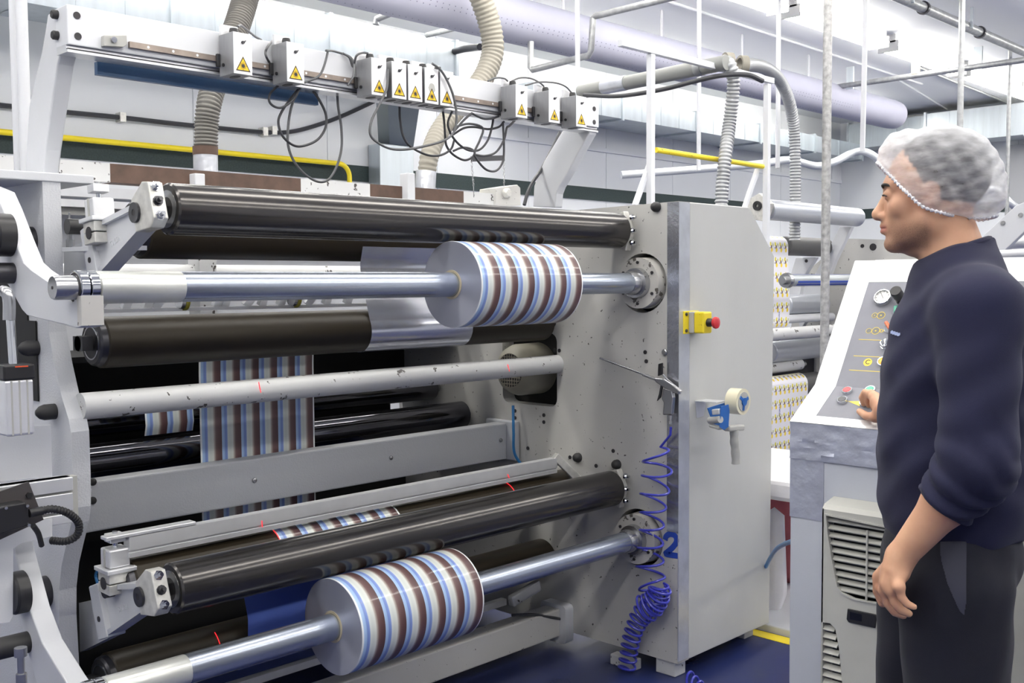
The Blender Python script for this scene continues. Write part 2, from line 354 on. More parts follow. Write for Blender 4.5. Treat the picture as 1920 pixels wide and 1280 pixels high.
# hand-painted figure on the plate
pts2 = [(1247,1012), (1249,1005), (1256,1001), (1264,1003), (1268,1010), (1267,1018), (1260,1027), (1252,1034), (1248,1038), (1258,1040), (1271,1042)]
q = crom([P(a, b, x=X1-.0015) for a, b in pts2], 6); m = MB()
rs = []
for i, p in enumerate(q):
    t = (q[min(i+1, len(q)-1)]-q[max(i-1, 0)]).normalized(); sd = EX.cross(t).normalized()*.011
    rs.append([p-sd, p+sd, p+sd+EX*.001, p-sd+EX*.001])
m.rings(rs); m.build('painted_number', M['navyblue'], mach, smooth=False)
# cross beams
def beam(name, p0, p1, h, dep, mt, bev=.004):
    mm = MB(); mm.box((p0[0], p0[1], p0[2]-h), (p1[0], p0[1]+dep, p0[2])); return mm.build(name, mt, mach, bevel=bev)
m = MB(); m.cyl((X0-.01, 2.885, 1.165), (X1, 2.885, 1.165), .0375, 32); tb = m.build('tie_bar', M['chipped'], mach)
m = MB(); m.box((X0, 3.15, .745), (3.19, 3.22, .9)); m.build('cross_beam', M['hammer'], mach, bevel=.006)
m = MB(); m.box((3.19, 3.10, .74), (X1, 3.28, .91)); m.build('beam_flange', M['white'], mach, bevel=.006)
for px, py in ((733, 858), (477, 900), (939, 825)):
    c = P(px, py, y=3.148); m = MB(); m.lathe(c, (0, -1, 0), [(0, .009), (.004, .008), (.006, .004)], 12); m.build('bolt', M['steel'], mach)
# lower cross beam
m = MB(); m.box((X0, 2.83, .05), (3.17, 2.91, .165)); m.build('cross_beam', M['plate'], mach, bevel=.006)
m = MB(); m.prism(yz(3.17, rrect(2.80, .02, 2.94, .18, .02)), (.048, 0, 0)); m.build('beam_flange', M['white'], mach, bevel=.004)
for dz in (.05, .14):
    m = MB(); m.cyl((3.168, 2.86, dz), (3.16, 2.86, dz), .01, 8); m.build('bolt', M['black'], mach)
m = MB(); m.box((1.6, 2.97, .19), (3.0, 3.0, .215)); m.box((1.6, 3.03, .24), (3.0, 3.06, .27)); m.build('guide_rail', M['alu'], mach, smooth=False)
a, b = P(1000, 1130, x=3.16), P(1058, 1112, x=3.2); m = MB(); m.bar((2.98, 2.93, .215), (3.15, 2.93, .25), .03, .05); m.build('lever', M['chipped'], mach, bevel=.01)
m = MB(); m.tube(crom([P(960, 1153, y=2.86), P(1000, 1152, y=2.84), P(1040, 1158, y=2.83), P(1060, 1162, y=2.84)]), .006, 8); m.build('air_line', M['cabled'], mach)
# scraper bar (aluminium profile with a slot) of the lower station
m = MB(); m.box((1.30, 2.735, .775), (3.05, 2.77, .812)); m.box((1.30, 2.74, .768), (3.05, 2.77, .775)); m.box((1.30, 2.735, .755), (3.05, 2.77, .768)); m.build('profile_bar', M['alu'], mach, smooth=False)
m = MB(); m.box((1.235, 2.735, .813), (1.50, 2.77, .823)); m.build('end_strap', M['alu'], mach, bevel=.002)
m = MB(); m.bar((3.05, 2.75, .82), (3.16, 2.70, .70), .03, .03); m.build('end_link', M['aludirty'], mach, bevel=.003)
m = MB(); m.tube(crom([P(962, 760, y=3.1), P(963, 810, y=3.08), P(965, 850, y=3.08), P(985, 880, y=3.06)]), .006, 8); m.build('air_line', M['airblue'], mach)
# left side frame
prof = [(2.995,1.80), (2.993,1.53), (2.983,1.37), (2.95,1.28), (2.91,1.195), (2.868,1.135), (2.855,1.10), (2.853,.98), (2.857,.89), (2.872,.845), (2.915,.77), (2.945,.715), (2.968,.64), (2.974,.56), (2.966,.42), (2.95,.25), (2.95,.0)]
m = MB(); m.prism(yz(X0-.05, prof+[(3.9,.0), (3.9,1.80)]), (.05, 0, 0)); m.build('side_frame', M['hammer'], mach, smooth=False)
m = MB(); m.box((X0-.055, 3.12, 1.29), (X0-.052, 3.55, 1.66)); m.box((X0-.056, 3.06, 1.17), (X0-.052, 3.5, 1.40)); m.build('shade_sheet', M['dark'], mach, smooth=False)  # near-black sheets on the face, standing for a shaded opening
for px, py in ((70, 652), (103, 771)):
    c = P(px, py, x=X0-.05); m = MB(); m.lathe(c, (-1, 0, 0), [(0, .022), (.03, .022), (.042, .018), (.052, .008), (.054, .001)], 18); m.build('cap_nut', M['blackr'], mach)
for px, py in ((173, 903), (173, 938)):
    c = P(px, py, y=3.148); m = MB(); m.sphere((c.x, 3.145, c.z), .012, 12, 8); m.build('bolt', M['blackr'], mach)
# cap plate on the left frame and its top bracket
m = MB(); m.box((1.02, 2.99, 1.79), (1.345, 3.5, 1.815)); m.build('cap_plate', M['white'], mach, bevel=.003)
# white guard panel, aluminium extrusions and lower guard at the left edge
m = MB(); m.prism([P(-30, 768, y=2.80), P(8, 772, y=2.80), P(12, 800, y=2.80), P(20, 802, y=2.80), P(95, 796, y=2.80), P(98, 893, y=2.80), P(-30, 905, y=2.80)], (0, .004, 0)); m.build('guard_panel', M['white'], mach, smooth=False)
for a, b in ((893, 918), (922, 955), (960, 978)):
    p0 = P(134, a, y=2.80); p1 = P(134, b, y=2.80); m = MB(); m.box((.55, 2.79, p1.z), (p0.x, 2.84, p0.z)); m.build('extrusion_rail', M['alu'], mach, bevel=.002)
m = MB(); m.box((.55, 2.80, P(134, 978, y=2.8).z), (1.19, 2.83, P(134, 893, y=2.8).z)); m.build('extrusion_core', M['dgrey'], mach, smooth=False)
m = MB(); m.prism([P(-30, 978, y=2.78), P(98, 972, y=2.78), P(98, 1005, y=2.78), P(40, 1018, y=2.78), P(25, 1028, y=2.78), P(24, 1155, y=2.78), P(18, 1166, y=2.78), P(-30, 1172, y=2.78)], (0, .004, 0)); m.build('guard_panel', M['white'], mach, smooth=False)
# near-black sheets that stand for the shade inside the machine
m = MB(); m.box((X0, 3.86, .02), (3.13, 3.88, 1.26)); m.box((3.13, 3.86, .02), (X1, 3.88, .86)); m.box((3.13, 3.86, .975), (X1, 3.88, 1.26)); m.build('dark_rear_sheet', M['dark'], mach, smooth=False)
m = MB(); m.box((X0, 3.5, 1.24), (X1, 3.86, 1.26)); m.build('shade_deck', M['dark'], mach, smooth=False)
# rear cross pipe and bars seen between the rollers
m = MB(); m.cyl((X0, 3.62, 1.53), (X1, 3.62, 1.53), .045, 24); m.build('cross_pipe', M['chipped'], mach)
c = P(375, 520, y=3.6); m = MB(); m.box((c.x-.03, 3.55, 1.26), (c.x+.04, 3.63, 1.66)); m.build('riser', M['chipped'], mach, smooth=False)
a, b = P(113, 345, y=3.55), P(420, 372, y=3.55)
m = MB(); m.box((X0, 3.55, 1.80), (3.2, 3.59, 1.835)); m.box((X0, 3.55, 1.765), (3.2, 3.59, 1.79)); m.build('rear_profile_bar', M['alu'], mach, smooth=False)
m = MB(); m.box((X0, 3.58, 1.74), (3.2, 3.60, 1.765)); m.build('rear_slot', M['dgrey'], mach, smooth=False)
m = MB(); m.box((X0+.02, 3.40, 1.408), (X1, 3.5, 1.420)); m.build('knife_rail', M['alu'], mach, smooth=False)
# laser light thrown on the metal, modelled as thin glowing bars
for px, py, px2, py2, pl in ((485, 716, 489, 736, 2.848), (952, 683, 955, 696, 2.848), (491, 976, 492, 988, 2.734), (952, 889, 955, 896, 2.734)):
    m = MB(); m.bar(P(px, py, y=pl), P(px2, py2, y=pl), .0022, .0012, up=(0, 1, 0)); m.build('laser_light_bar', M['redlaser'], mach, smooth=False)

# ------------------------------------------------------------------ rewind shafts with bearings
def rewind_shaft(y0, z0, xl, label):
    t = thing('rewind_shaft', (2.2, y0, z0), label, 'shaft', 'rewind shafts')
    mm = MB(); mm.lathe((xl+.10, y0, z0), EX, [(0, .034), (.003, .0385), (X1-.05-xl-.1, .0385), (X1-.05-xl-.1, .034)], 48); mm.build('shaft_tube', M['shaft'], t)
    mm = MB(); mm.lathe((xl+.10, y0, z0), EX, [(-.001, .0345), (.002, .039), (.215, .039), (.216, .0385)], 48, False); mm.build('worn_band', M['shaftband'], t)
    mm = MB(); mm.lathe((xl, y0, z0), EX, [(0, .003), (0, .026), (.006, .0285), (.06, .0285), (.06, .0285)], 32); mm.build('journal', M['steel'], t)
    mm = MB(); mm.cyl((xl-.001, y0, z0), (xl, y0, z0), .004, 10); mm.build('centre_hole', M['ink'], t)
    for k in (0, 1):
        mm = MB(); mm.lathe((xl+.052+k*.024, y0, z0), EX, [(0, .028), (0, .037), (.002, .0405), (.02, .0405), (.022, .037), (.022, .028)], 40); b = mm.build('bearing', M['chrome'], t)
        if k == 0:
            m2 = MB(); m2.ring((xl+.0505, y0, z0), EX, .031, .0345, .002); m2.build('bearing_seal', M['ink'], b)
    # drive chuck on the plate
    mm = MB(); mm.lathe((X1-.095, y0, z0), EX, [(0, .04), (.01, .044), (.04, .046), (.04, .056), (.085, .060), (.085, .03)], 40); mm.build('chuck', M['steel'], t)
    mm = MB(); mm.ring((X1-.03, y0, z0), EX, .056, .096, .06, 48); fl = mm.build('bearing_flange', M['flangechip'], t)
    mm = MB(); mm.ring((X1+.02, y0, z0), EX, .05, .098, .06, 48); mm.build('housing_ring', M['plate'], t)
    for k in range(6):
        a = math.radians(30+60*k); mm = MB(); p = Vector((X1-.0305, y0+.078*math.cos(a), z0+.078*math.sin(a))); mm.cyl(p, p-EX*.004, .006, 10); mm.build('screw', M['ink'], fl)
    return t
rewind_shaft(YU, ZU, .995, 'upper polished steel rewind shaft carrying the upper striped roll')
rewind_shaft(YLo, ZLo, .995, 'lower polished steel rewind shaft carrying the lower striped roll')

# ------------------------------------------------------------------ printed film rolls
def film_roll(x0, y0, z0, R, label, sm):
    L = .475; t = thing('film_roll', (x0+L/2, y0, z0), label, 'film roll', 'striped film rolls')
    mm = MB(); mm.lathe((x0, y0, z0), EX, [(0, R-.0012), (.001, R), (L-.001, R), (L, R-.0012)], 96, False); mm.build('printed_film', sm, t)
    for xx, s in ((x0, 1), (x0+L, -1)):
        mm = MB(); mm.lathe((xx, y0, z0), EX, [(0, .0455), (0, R-.001), (s*.004, R-.001), (s*.004, .0455)], 96, False); mm.build('roll_end', M['filmend'], t)
    mm = MB(); mm.ring((x0-.002, y0, z0), EX, .039, .046, L+.004, 48); mm.build('core', M['core'], t)
    return t
film_roll(2.235, YU, ZU, .136, 'striped film roll on the upper shaft, blue, ivory and brown bands', stripes('stripes_upper', 2.235, 2.71))
film_roll(1.773, YLo, ZLo, .139, 'striped film roll on the lower shaft, resting above the lower beam', stripes('stripes_lower', 1.773, 2.248))

# ------------------------------------------------------------------ driven drums
def drum(y0, z0, r, label, xl=1.31, xr=3.16, flange=True):
    t = thing('winding_drum', (2.2, y0, z0), label, 'roller', 'dark winding drums')
    mm = MB(); mm.lathe((xl, y0, z0), EX, [(0, r-.004), (.004, r), (xr-xl-.004, r), (xr-xl, r-.004)], 64); mm.build('drum_shell', M['drum'], t)
    mm = MB(); mm.lathe((xl-.022, y0, z0), EX, [(0, .02), (0, r*.82), (.006, r*.9), (.022, r*.93), (.022, .02)], 48); fl = mm.build('end_flange', M['flange'], t)
    mm = MB(); mm.ring((xl-.0235, y0, z0), EX, r*.6, r*.66, .003, 40); mm.build('flange_groove', M['chrome'], fl)
    mm = MB(); mm.cyl((X0, y0, z0), (xl-.02, y0, z0), .022, 24); (mm.box((X0, y0-.03, z0-.02), (X0+.03, y0+.03, z0+.02)) if flange else None); mm.build('journal', M['black'], t)
    mm = MB(); mm.cyl((xr, y0, z0), (X1, y0, z0), .025, 20); mm.build('journal', M['flange'], t)
    return t
drum(2.913, 1.338, .073, 'dark winding drum behind the upper shaft with silver film around it')
drum(2.96, 1.665, .088, 'dark drum half hidden behind the upper pressure roller', xl=1.46, flange=False)
drum(2.79, .665, .082, 'dark olive drum behind the lower pressure roller with striped film over it', flange=False)
drum(2.915, .365, .078, 'lowest dark drum under the lower swing arm')
def chrome_roller(y0, z0, r, label):
    t = thing('guide_roller', (2.2, y0, z0), label, 'roller', 'polished guide rollers')
    mm = MB(); mm.lathe((1.28, y0, z0), EX, [(0, r-.003), (.003, r), (1.897, r), (1.9, r-.003)], 48); mm.build('roller_shell', M['polish'], t)
    mm = MB(); mm.cyl((X0, y0, z0), (X1, y0, z0), .018, 16); mm.build('journal', M['steel'], t)
M['polish'] = pmat('polished_black_steel', (92,92,98), .1, metal=.95)
chrome_roller(3.42, .915, .06, 'polished dark guide roller just above the middle beam')
chrome_roller(3.62, 1.02, .05, 'polished dark guide roller deep behind the tie bar')

# ------------------------------------------------------------------ film webs
def web(name, path, x0, x1, mt, label, cat='film web', th=.0012):
    path = [Vector((0, a, b)) for a, b in path]; path = resample(path, .02)+[path[-1]] if len(path) < 40 else path
    n = len(path); mm = MB(); rs = []
    for i, p in enumerate(path):
        t = (path[min(i+1, n-1)]-path[max(i-1, 0)]).normalized(); nn = Vector((0, -t.z, t.y))*th/2
        rs.append([p-nn+EX*x0, p-nn+EX*x1, p+nn+EX*x1, p+nn+EX*x0])
    mm.rings(rs); return tag(mm.build(name, mt, ang=30), label, cat, 'film webs')
def arc(cy, cz, r, a0, a1, n=16): return [(cy+r*math.cos(math.radians(a0+(a1-a0)*k/n)), cz+r*math.sin(math.radians(a0+(a1-a0)*k/n))) for k in range(n+1)]
r1 = .0745
web('film_web', [(2.96-.089, 1.665)] + [(2.90, 1.56), (2.862, 1.42)] + arc(2.913, 1.338, r1, 150, 285, 20), 2.225, 2.70, M['silverweb'], 'silver reverse side of film wrapped around the dark drum beside the upper roll')
web('film_web', [(3.05, 1.36), (3.15, 1.355), (3.21, 1.34), (3.235, 1.30), (3.24, 1.2), (3.24, .62)], 1.80, 2.265, stripes('stripes_web', 1.80, 2.265, .4), 'striped printed film hanging behind the white tie bar')
web('film_web', [(3.0, .58), (2.93, .66)]+arc(2.79, .665, .0835, 0, 200, 24), 1.773, 2.248, stripes('stripes_web_low', 1.773, 2.248, .4), 'striped printed film curving over the dark olive lower drum')
web('film_web', [(2.86, .56), (2.83, .47), (2.832, .40)]+arc(2.915, .365, .08, 170, 260, 10), 1.72, 2.30, M['blueweb'], 'plain blue film hanging beside the lower striped roll')
web('film_web', [(3.40, 1.12), (3.39, 1.02), (3.40, .985)], 1.68, 1.86, stripes('stripes_bit', 1.68, 2.14, .4), 'short slanting striped film seen under the tie bar at left')
# laser light falling on the drums, modelled as thin glowing tubes
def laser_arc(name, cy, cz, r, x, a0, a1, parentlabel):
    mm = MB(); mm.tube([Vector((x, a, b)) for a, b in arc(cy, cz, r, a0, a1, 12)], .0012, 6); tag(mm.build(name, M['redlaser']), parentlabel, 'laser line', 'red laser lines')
laser_arc('laser_light_arc', 2.79, .665, .0842, 2.80, 100, 200, 'red laser line on the lower olive drum near the right plate')
laser_arc('laser_light_arc', 2.915, .365, .079, 2.43, 110, 200, 'red laser line on the lowest drum right of the lower roll')
laser_arc('laser_light_arc', 2.79, .665, .086, 1.772, 110, 190, 'red laser line along the left edge of the curving striped film')
laser_arc('laser_light_arc', 2.915, .365, .0812, 1.63, 120, 200, 'red laser line on the lowest drum left of the blue film')

# ------------------------------------------------------------------ pressure (lay-on) rollers on swing arms
def pressure_roller(y0, z0, r, label, piv, xl=1.318):
    t = thing('pressure_roller', (2.2, y0, z0), label, 'roller', 'pressure rollers on swing arms')
    mm = MB(); mm.lathe((xl, y0, z0), EX, [(0, r-.005), (.005, r), (X1-.07-xl, r), (X1-.065-xl, r-.005)], 64); mm.build('roller_shell', M['lay'], t)
    mm = MB(); mm.ring((xl-.001, y0, z0), EX, .03, r*.72, .003, 40); mm.build('roller_end', M['steel'], t)
    # arm frame vectors in the yz plane: u from pivot to roller
    A = Vector((0, piv[0], piv[1])); B = Vector((0, y0, z0)); u = (B-A).normalized(); w = Vector((0, -u.z, u.y))
    if w.z < 0: w = -w
    L = (B-A).length
    def pt(a, c, x): return A+u*a+w*c+EX*x
    # arm: I-section casting, outline web and raised flanges
    ho, hi = .072, .030; xi, xo = xl-.055, xl-.018
    mm = MB(); mm.prism([pt(-.02, -ho, xi+.012), pt(L-.03, -hi, xi+.012), pt(L-.03, hi, xi+.012), pt(-.02, ho, xi+.012)], (.02, 0, 0)); arm = mm.build('arm_web', M['white'], t, smooth=False)
    for s in (-1, 1):
        mm = MB(); mm.prism([pt(-.02, s*ho, xi), pt(L-.02, s*hi, xi), pt(L-.02, s*(hi-.014), xi), pt(-.02, s*(ho-.014), xi)], (xo-xi+.012, 0, 0)); mm.build('arm_flange', M['white'], t, smooth=False)
    mm = MB(); mm.prism([pt(-.06, -ho-.004, xi-.004), pt(.0, -ho-.004, xi-.004), pt(.0, ho+.004, xi-.004), pt(-.06, ho+.004, xi-.004)], (xo-xi+.018, 0, 0)); hub = mm.build('arm_hub', M['white'], t, bevel=.003)
    mm = MB(); c = pt(-.03, -.02, xi-.004); mm.cyl(c, c-EX*.002, .008, 12); mm.build('oil_hole', M['ink'], hub)
    text_mesh('cast_mark', '51.001', M['white'], t, pt(L*.32, -.012, xi+.0125), u*(-1 if False else 1), w, .022, .002)
    # end block with nuts on the roller axis
    e0 = .06
    blk = [pt(L-.055, -.045, xi-.012), pt(L+.02, -.06, xi-.012), pt(L+.05, -.045, xi-.012), pt(L+.05, .05, xi-.012), pt(L+.02, .062, xi-.012), pt(L-.05, .04, xi-.012)]
    mm = MB(); mm.prism(blk, (.04, 0, 0)); bl = mm.build('end_block', M['aludirty'], t, bevel=.003)
    c = pt(L-.035, 0, xi-.013); mm = MB(); mm.ring(c-EX*.006, EX, .009, .026, .008, 28); mm.build('pivot_ring', M['flange'], bl)
    mm = MB(); mm.cyl(c, c-EX*.005, .009, 12); mm.build('socket_screw', M['ink'], bl)
    for k, cc in enumerate((.038, .0, -.038)):
        p = pt(L+.05, cc, xi+.006); mm = MB(); mm.lathe(p, u, [(0, .013), (.003, .013), (.003, .0095), (.011, .0095), (.011, .0055), (.02, .0055)], 6 if k != 1 else 10); mm.build('nut', M['chrome'] if k != 1 else M['flange'], bl)
    # right-hand end plate against the bearing plate
    mm = MB(); mm.prism([Vector((X1-.055, y0-.03, z0-.075)), Vector((X1-.055, y0+.05, z0-.06)), Vector((X1-.055, y0+.06, z0+.05)), Vector((X1-.055, y0-.02, z0+.075)), Vector((X1-.055, y0-.05, z0))], (.03, 0, 0)); rb = mm.build('end_block', M['aludirty'], t, bevel=.003)
    for dz in (.05, .0, -.045):
        p = Vector((X1-.04, y0-.045, z0+dz)); mm = MB(); mm.lathe(p, (0, -1, 0), [(0, .012), (.008, .012), (.008, .006), (.022, .006)], 8); mm.build('nut', M['chrome'], rb)
    return t, pt, L
PU, ptU, LU = pressure_roller(2.514, 1.693, .0665, 'dark pressure roller across the top of the machine, above the upper roll', (2.818, 1.597))
PL, ptL, LL = pressure_roller(2.546, .7035, .068, 'dark pressure roller lying on the lower striped roll', (2.826, .60))
# arm links to the frame and clamp cylinders
def clamp(t, c, lean, link):
    """small pneumatic clamp: split block, body, rod and head, standing at c"""
    ax = Vector((0, math.sin(lean), math.cos(lean))); sd = Vector((0, math.cos(lean), -math.sin(lean)))
    c = Vector(c)
    mm = MB(); mm.obox(c+ax*.014, EX, sd, ax, .034, .034, .014); mm.obox(c-ax*.017, EX, sd, ax, .034, .034, .014); b = mm.build('split_clamp', M['aludirty'], t, bevel=.002)
    mm = MB(); p = c-EX*.035; mm.cyl(p-ax*.002, p-EX*.001-ax*.002, .017, 20); mm.build('bore', M['ink'], b)
    mm = MB(); mm.obox(c+ax*.034, EX, sd, ax, .042, .042, .006); mm.build('cylinder_foot', M['alu'], t, bevel=.002)
    mm = MB(); mm.obox(c+ax*.066, EX, sd, ax, .030, .028, .026); cy = mm.build('cylinder_body', M['alu'], t, bevel=.005)
    mm = MB(); mm.obox(c+ax*.066-EX*.0305, EX, sd, ax, .001, .005, .025); mm.build('body_groove', M['dgrey'], cy, smooth=False)
    mm = MB(); mm.cyl(c+ax*.09, c+ax*.112, .007, 14); mm.build('piston_rod', M['chrome'], t)
    mm = MB(); mm.obox(c+ax*.119, EX, sd, ax, .022, .02, .011); mm.build('rod_head', M['alu'], t, bevel=.002)
    mm = MB(); mm.cyl(c+ax*.13, c+ax*.136, .007, 10); mm.build('bolt', M['steel'], t)
    return ax
cu = P(190, 436, x=1.275); clamp(PU, (1.275, cu.y, cu.z), .1, None)
cl = P(217, 1087, x=1.275); clamp(PL, (1.275, cl.y, cl.z), -.02, None)
# brackets from clamp to the frame
m = MB(); m.prism([P(120, 470, x=1.30), P(180, 440, x=1.30), P(180, 520, x=1.30), P(120, 520, x=1.30)], (.03, 0, 0)); m.build('arm_bracket', M['white'], PU, smooth=False)
m = MB(); m.bar((1.26, 2.96, 1.60), (1.33, 2.70, 1.60), .06, .012); m.build('bracket_shelf', M['white'], PU, smooth=False)
m = MB(); m.prism([P(148, 1130, x=1.30), P(200, 1120, x=1.30), P(205, 1195, x=1.30), P(150, 1222, x=1.30)], (.03, 0, 0)); m.build('arm_bracket', M['white'], PL, smooth=False)
for par, pts in ((PU, [(168, 466), (164, 440), (166, 425), (176, 415)]), (PL, [(190, 1110), (182, 1090), (180, 1075), (190, 1060)])):
    m = MB(); m.tube(crom([P(a, b, x=1.34) for a, b in pts]), .0045, 8); m.build('air_line', M['airblue'], par)
# small air fitting standing on the bracket
c = P(132, 468, x=1.34); t = thing('air_fitting', c, 'small brass air coupling with blue ring standing beside the upper swing arm', 'fitting')
m = MB(); m.lathe(c, EZ, [(0, .012), (.03, .012), (.03, .009), (.05, .009)], 6); m.build('hex_nut', M['steel'], t)
m = MB(); m.lathe(c, EZ, [(.05, .0085), (.072, .0085)], 14); m.build('blue_ring', M['navyblue'], t)
m = MB(); m.lathe(c, EZ, [(.072, .004), (.085, .004), (.085, .006), (.095, .006), (.095, .003), (.11, .003)], 10); m.build('nipple', M['steel'], t)
# ================================================================== laser gantry over the machine
gan = thing('laser_gantry', (2.4, 3.1, 1.8), 'white beam on two bent arms over the machine, carrying the laser boxes', 'gantry')
GY = 3.0
m = MB(); m.box((1.285, GY, 2.18), (3.63, GY+.08, 2.292)); bm_ = m.build('gantry_beam', M['wpipe'], gan, bevel=.003)
m = MB(); m.box((1.285, GY+.004, 2.160), (3.63, GY+.076, 2.168)); m.box((1.285, GY+.012, 2.168), (3.63, GY+.076, 2.18)); m.build('beam_ledge', M['alu'], gan, smooth=False)
m = MB(); m.box((1.285, GY+.001, 2.1685), (3.63, GY+.012, 2.1705)); m.build('ledge_slot', M['ink'], gan, smooth=False)
for px, py in ((144, 29), (146, 68), (1114, 204), (1114, 229)):
    c = P(px, py, y=GY); m = MB(); m.cyl(c-EY*.0015, c+EY*.01, .0105, 16); m.build('bolt_hole', M['ink'], gan)
OA = 1.286
m = MB(); m.prism([P(a, b, x=OA) for a, b in ((125,7), (89,27), (84,60), (77,100), (65,150), (54,200), (49,280), (47,334), (79,334), (84,280), (97,188), (107,120), (112,100), (117,91), (125,86))], (.05, 0, 0)); m.build('gantry_arm', M['white'], gan, bevel=.005)
for px, py in ((108, 28), (109, 67)):
    c = P(px, py, x=OA); m = MB(); m.lathe(c, (-1, 0, 0), [(0, .013), (.014, .013), (.018, .010)], 16); m.build('arm_bolt', M['blackr'], gan)
m = MB(); m.prism([P(a, b, x=3.58) for a, b in ((1053,247), (1060,238), (1105,238), (1105,250), (1085,285), (1067,319), (1048,350), (1043,363), (1041,389), (999,387), (1001,349), (1008,330), (1020,302))], (.05, 0, 0)); m.build('gantry_arm', M['white'], gan, bevel=.005)
c = P(88, 300, x=OA+.05); m = MB(); m.box((OA+.05, c.y-.03, 1.8), (OA+.075, c.y+.05, 1.88)); m.build('arm_gusset', M['white'], gan, bevel=.004)
# rails
a, b = P(238, 84, y=GY-.012), P(1128, 222, y=GY-.012)
m = MB(); m.box((P(240, 84, y=GY).x, GY-.012, 2.197), (3.44, GY, 2.214)); rail = m.build('slide_rail', M['railrust'], gan, smooth=False)
for k in range(24):
    xx = 1.52+k*.08; m = MB(); m.cyl((xx, GY-.0125, 2.2055), (xx, GY-.011, 2.2055), .004, 10); m.build('rail_screw', M['alufront'], rail)
m = MB(); e = P(218, 76, y=GY-.02); m.prism([P(195, 66, y=GY-.02), P(238, 66, y=GY-.02), P(239, 84, y=GY-.02), P(232, 88, y=GY-.02), P(195, 86, y=GY-.02)], (0, .02, 0)); m.build('end_stop', M['dgrey'], gan, bevel=.002)
c = P(213, 75, y=GY-.021); m = MB(); m.cyl(c, c-EY*.006, .0085, 14); m.build('stop_screw', M['chrome'], gan)
p0 = P(168, 101, y=3.14); m = MB(); m.box((p0.x, 3.09, 2.125), (2.2, 3.11, 2.163)); m.build('blue_strip', M['blue'], gan, smooth=False)

# ------------------------------------------------------------------ ten laser boxes
LF, LW, LZ0, LZ1 = 2.902, .066, 2.149, 2.277
def laser_box(x, label, knob=True, torn=False):
    t = thing('laser_box', (x+LW/2, LF+.05, LZ0), label, 'laser box', 'laser boxes on the gantry beam')
    mm = MB(); mm.box((x, LF+.002, LZ0), (x+LW, GY-.014, LZ1)); mm.build('housing', M['alubox'], t, bevel=.0015)
    mm = MB(); mm.box((x+.001, LF, LZ0+.001), (x+LW-.001, LF+.002, LZ1-.001)); mm.build('front_cover', M['alufront'], t, smooth=False)
    mm = MB(); mm.box((x-.001, GY-.03, LZ1), (x+LW-.008, GY-.018, LZ1+.032)); mm.build('back_plate', M['alufront'], t, smooth=False)
    mm = MB(); mm.box((x-.012, GY-.022, LZ0+.03), (x, GY-.012, LZ0+.07)); mm.build('slide_carriage', M['black'], t, bevel=.002)
    mm = MB(); mm.lathe((x+LW*.45, GY-.052, LZ1), EZ, [(0, .014), (.012, .014), (.02, .012), (.02, .002)], 18); mm.build('lock_knob', M['black'], t)
    mm = MB(); mm.prism([Vector((x+.016+.012*math.cos(2*math.pi*k/16)+.018, LF+.05+.026*math.sin(2*math.pi*k/16), LZ0-.001)) for k in range(16)], (0, 0, .002)); mm.build('lens_window', M['ink'], t)
    mm = MB(); c = Vector((x, LF+.058, LZ0+.033)); mm.lathe(c, (-1, 0, 0), [(0, .0055), (.004, .0055), (.004, .003), (.0045, .003)], 10); mm.build('side_screw', M['black'], t)
    # wing screw on the front
    mm = MB(); c = Vector((x+LW*.5, LF, LZ1-.03)); mm.lathe(c, (0, -1, 0), [(0, .0055), (.004, .005), (.008, .004)], 10); mm.bar(c-EY*.008-Vector((.006, 0, .005)), c-EY*.008+Vector((.006, 0, .005)), .003, .003, up=(0, 1, 0)); mm.build('wing_screw', M['flange'], t)
    # laser warning triangle
    cx, zb, w, h = x+LW*.5, LZ0+.010, .052, .046
    def tri(s, yy, dz=0): return [Vector((cx-w/2*s, yy, zb+h*(1-s)*.36+dz)), Vector((cx+w/2*s, yy, zb+h*(1-s)*.36+dz)), Vector((cx, yy, zb+h*(1-s)*.36+h*s))]
    mm = MB(); mm.prism(tri(1, LF-.0004), (0, .0006, 0)); lab = mm.build('warning_label', M['warn'], t, smooth=False)
    mm = MB(); mm.prism(tri(.985, LF-.0008), (0, .0004, 0), holes=[tri(.80, LF-.0008)]); mm.build('label_border', M['ink'], lab, smooth=False)
    mm = MB(); sc_ = Vector((cx, LF-.0008, zb+h*.36)); mm.cyl(sc_, sc_+EY*.0004, .0052, 14); st = mm.build('laser_symbol', M['ink'], lab)
    mm = MB()
    for k in range(16):
        a = 2*math.pi*k/16; d = Vector((math.cos(a), 0, math.sin(a))); mm.bar(sc_+d*.004, sc_+d*(.0105 if k % 2 else .013), .0009, .0004, up=(0, 1, 0))
    mm.build('symbol_rays', M['ink'], lab, smooth=False)['kind'] = 'stuff'
    if torn:
        mm = MB(); mm.prism([Vector((cx+.017*math.cos(2*math.pi*k/14)*random.uniform(.85, 1.1), LF-.0003, zb+h*1.0+.018*math.sin(2*math.pi*k/14))) for k in range(14)], (0, .0005, 0)); mm.build('label_residue', M['dgrey'], t, smooth=False)
    return t
lx = [1.754, 1.947, 2.289, 2.379, 2.453, 2.531, 2.605, 3.002, 3.195, 3.364]
ln = ['laser box with warning triangle nearest the left gantry arm', 'laser box second from the left, standing alone with coiled cable below', 'laser box at the left end of the row of five', 'laser box second of the row of five, triangle label scratched white',
      'laser box in the middle of the row of five', 'laser box fourth of the row of five, grey glue patch above its triangle', 'laser box at the right end of the row of five', 'laser box with worn pale triangle, first of the three at right', 'laser box in the middle of the three at right', 'laser box farthest right at the end of the beam']
for k, xx in enumerate(lx): laser_box(xx, ln[k], torn=(k == 5))

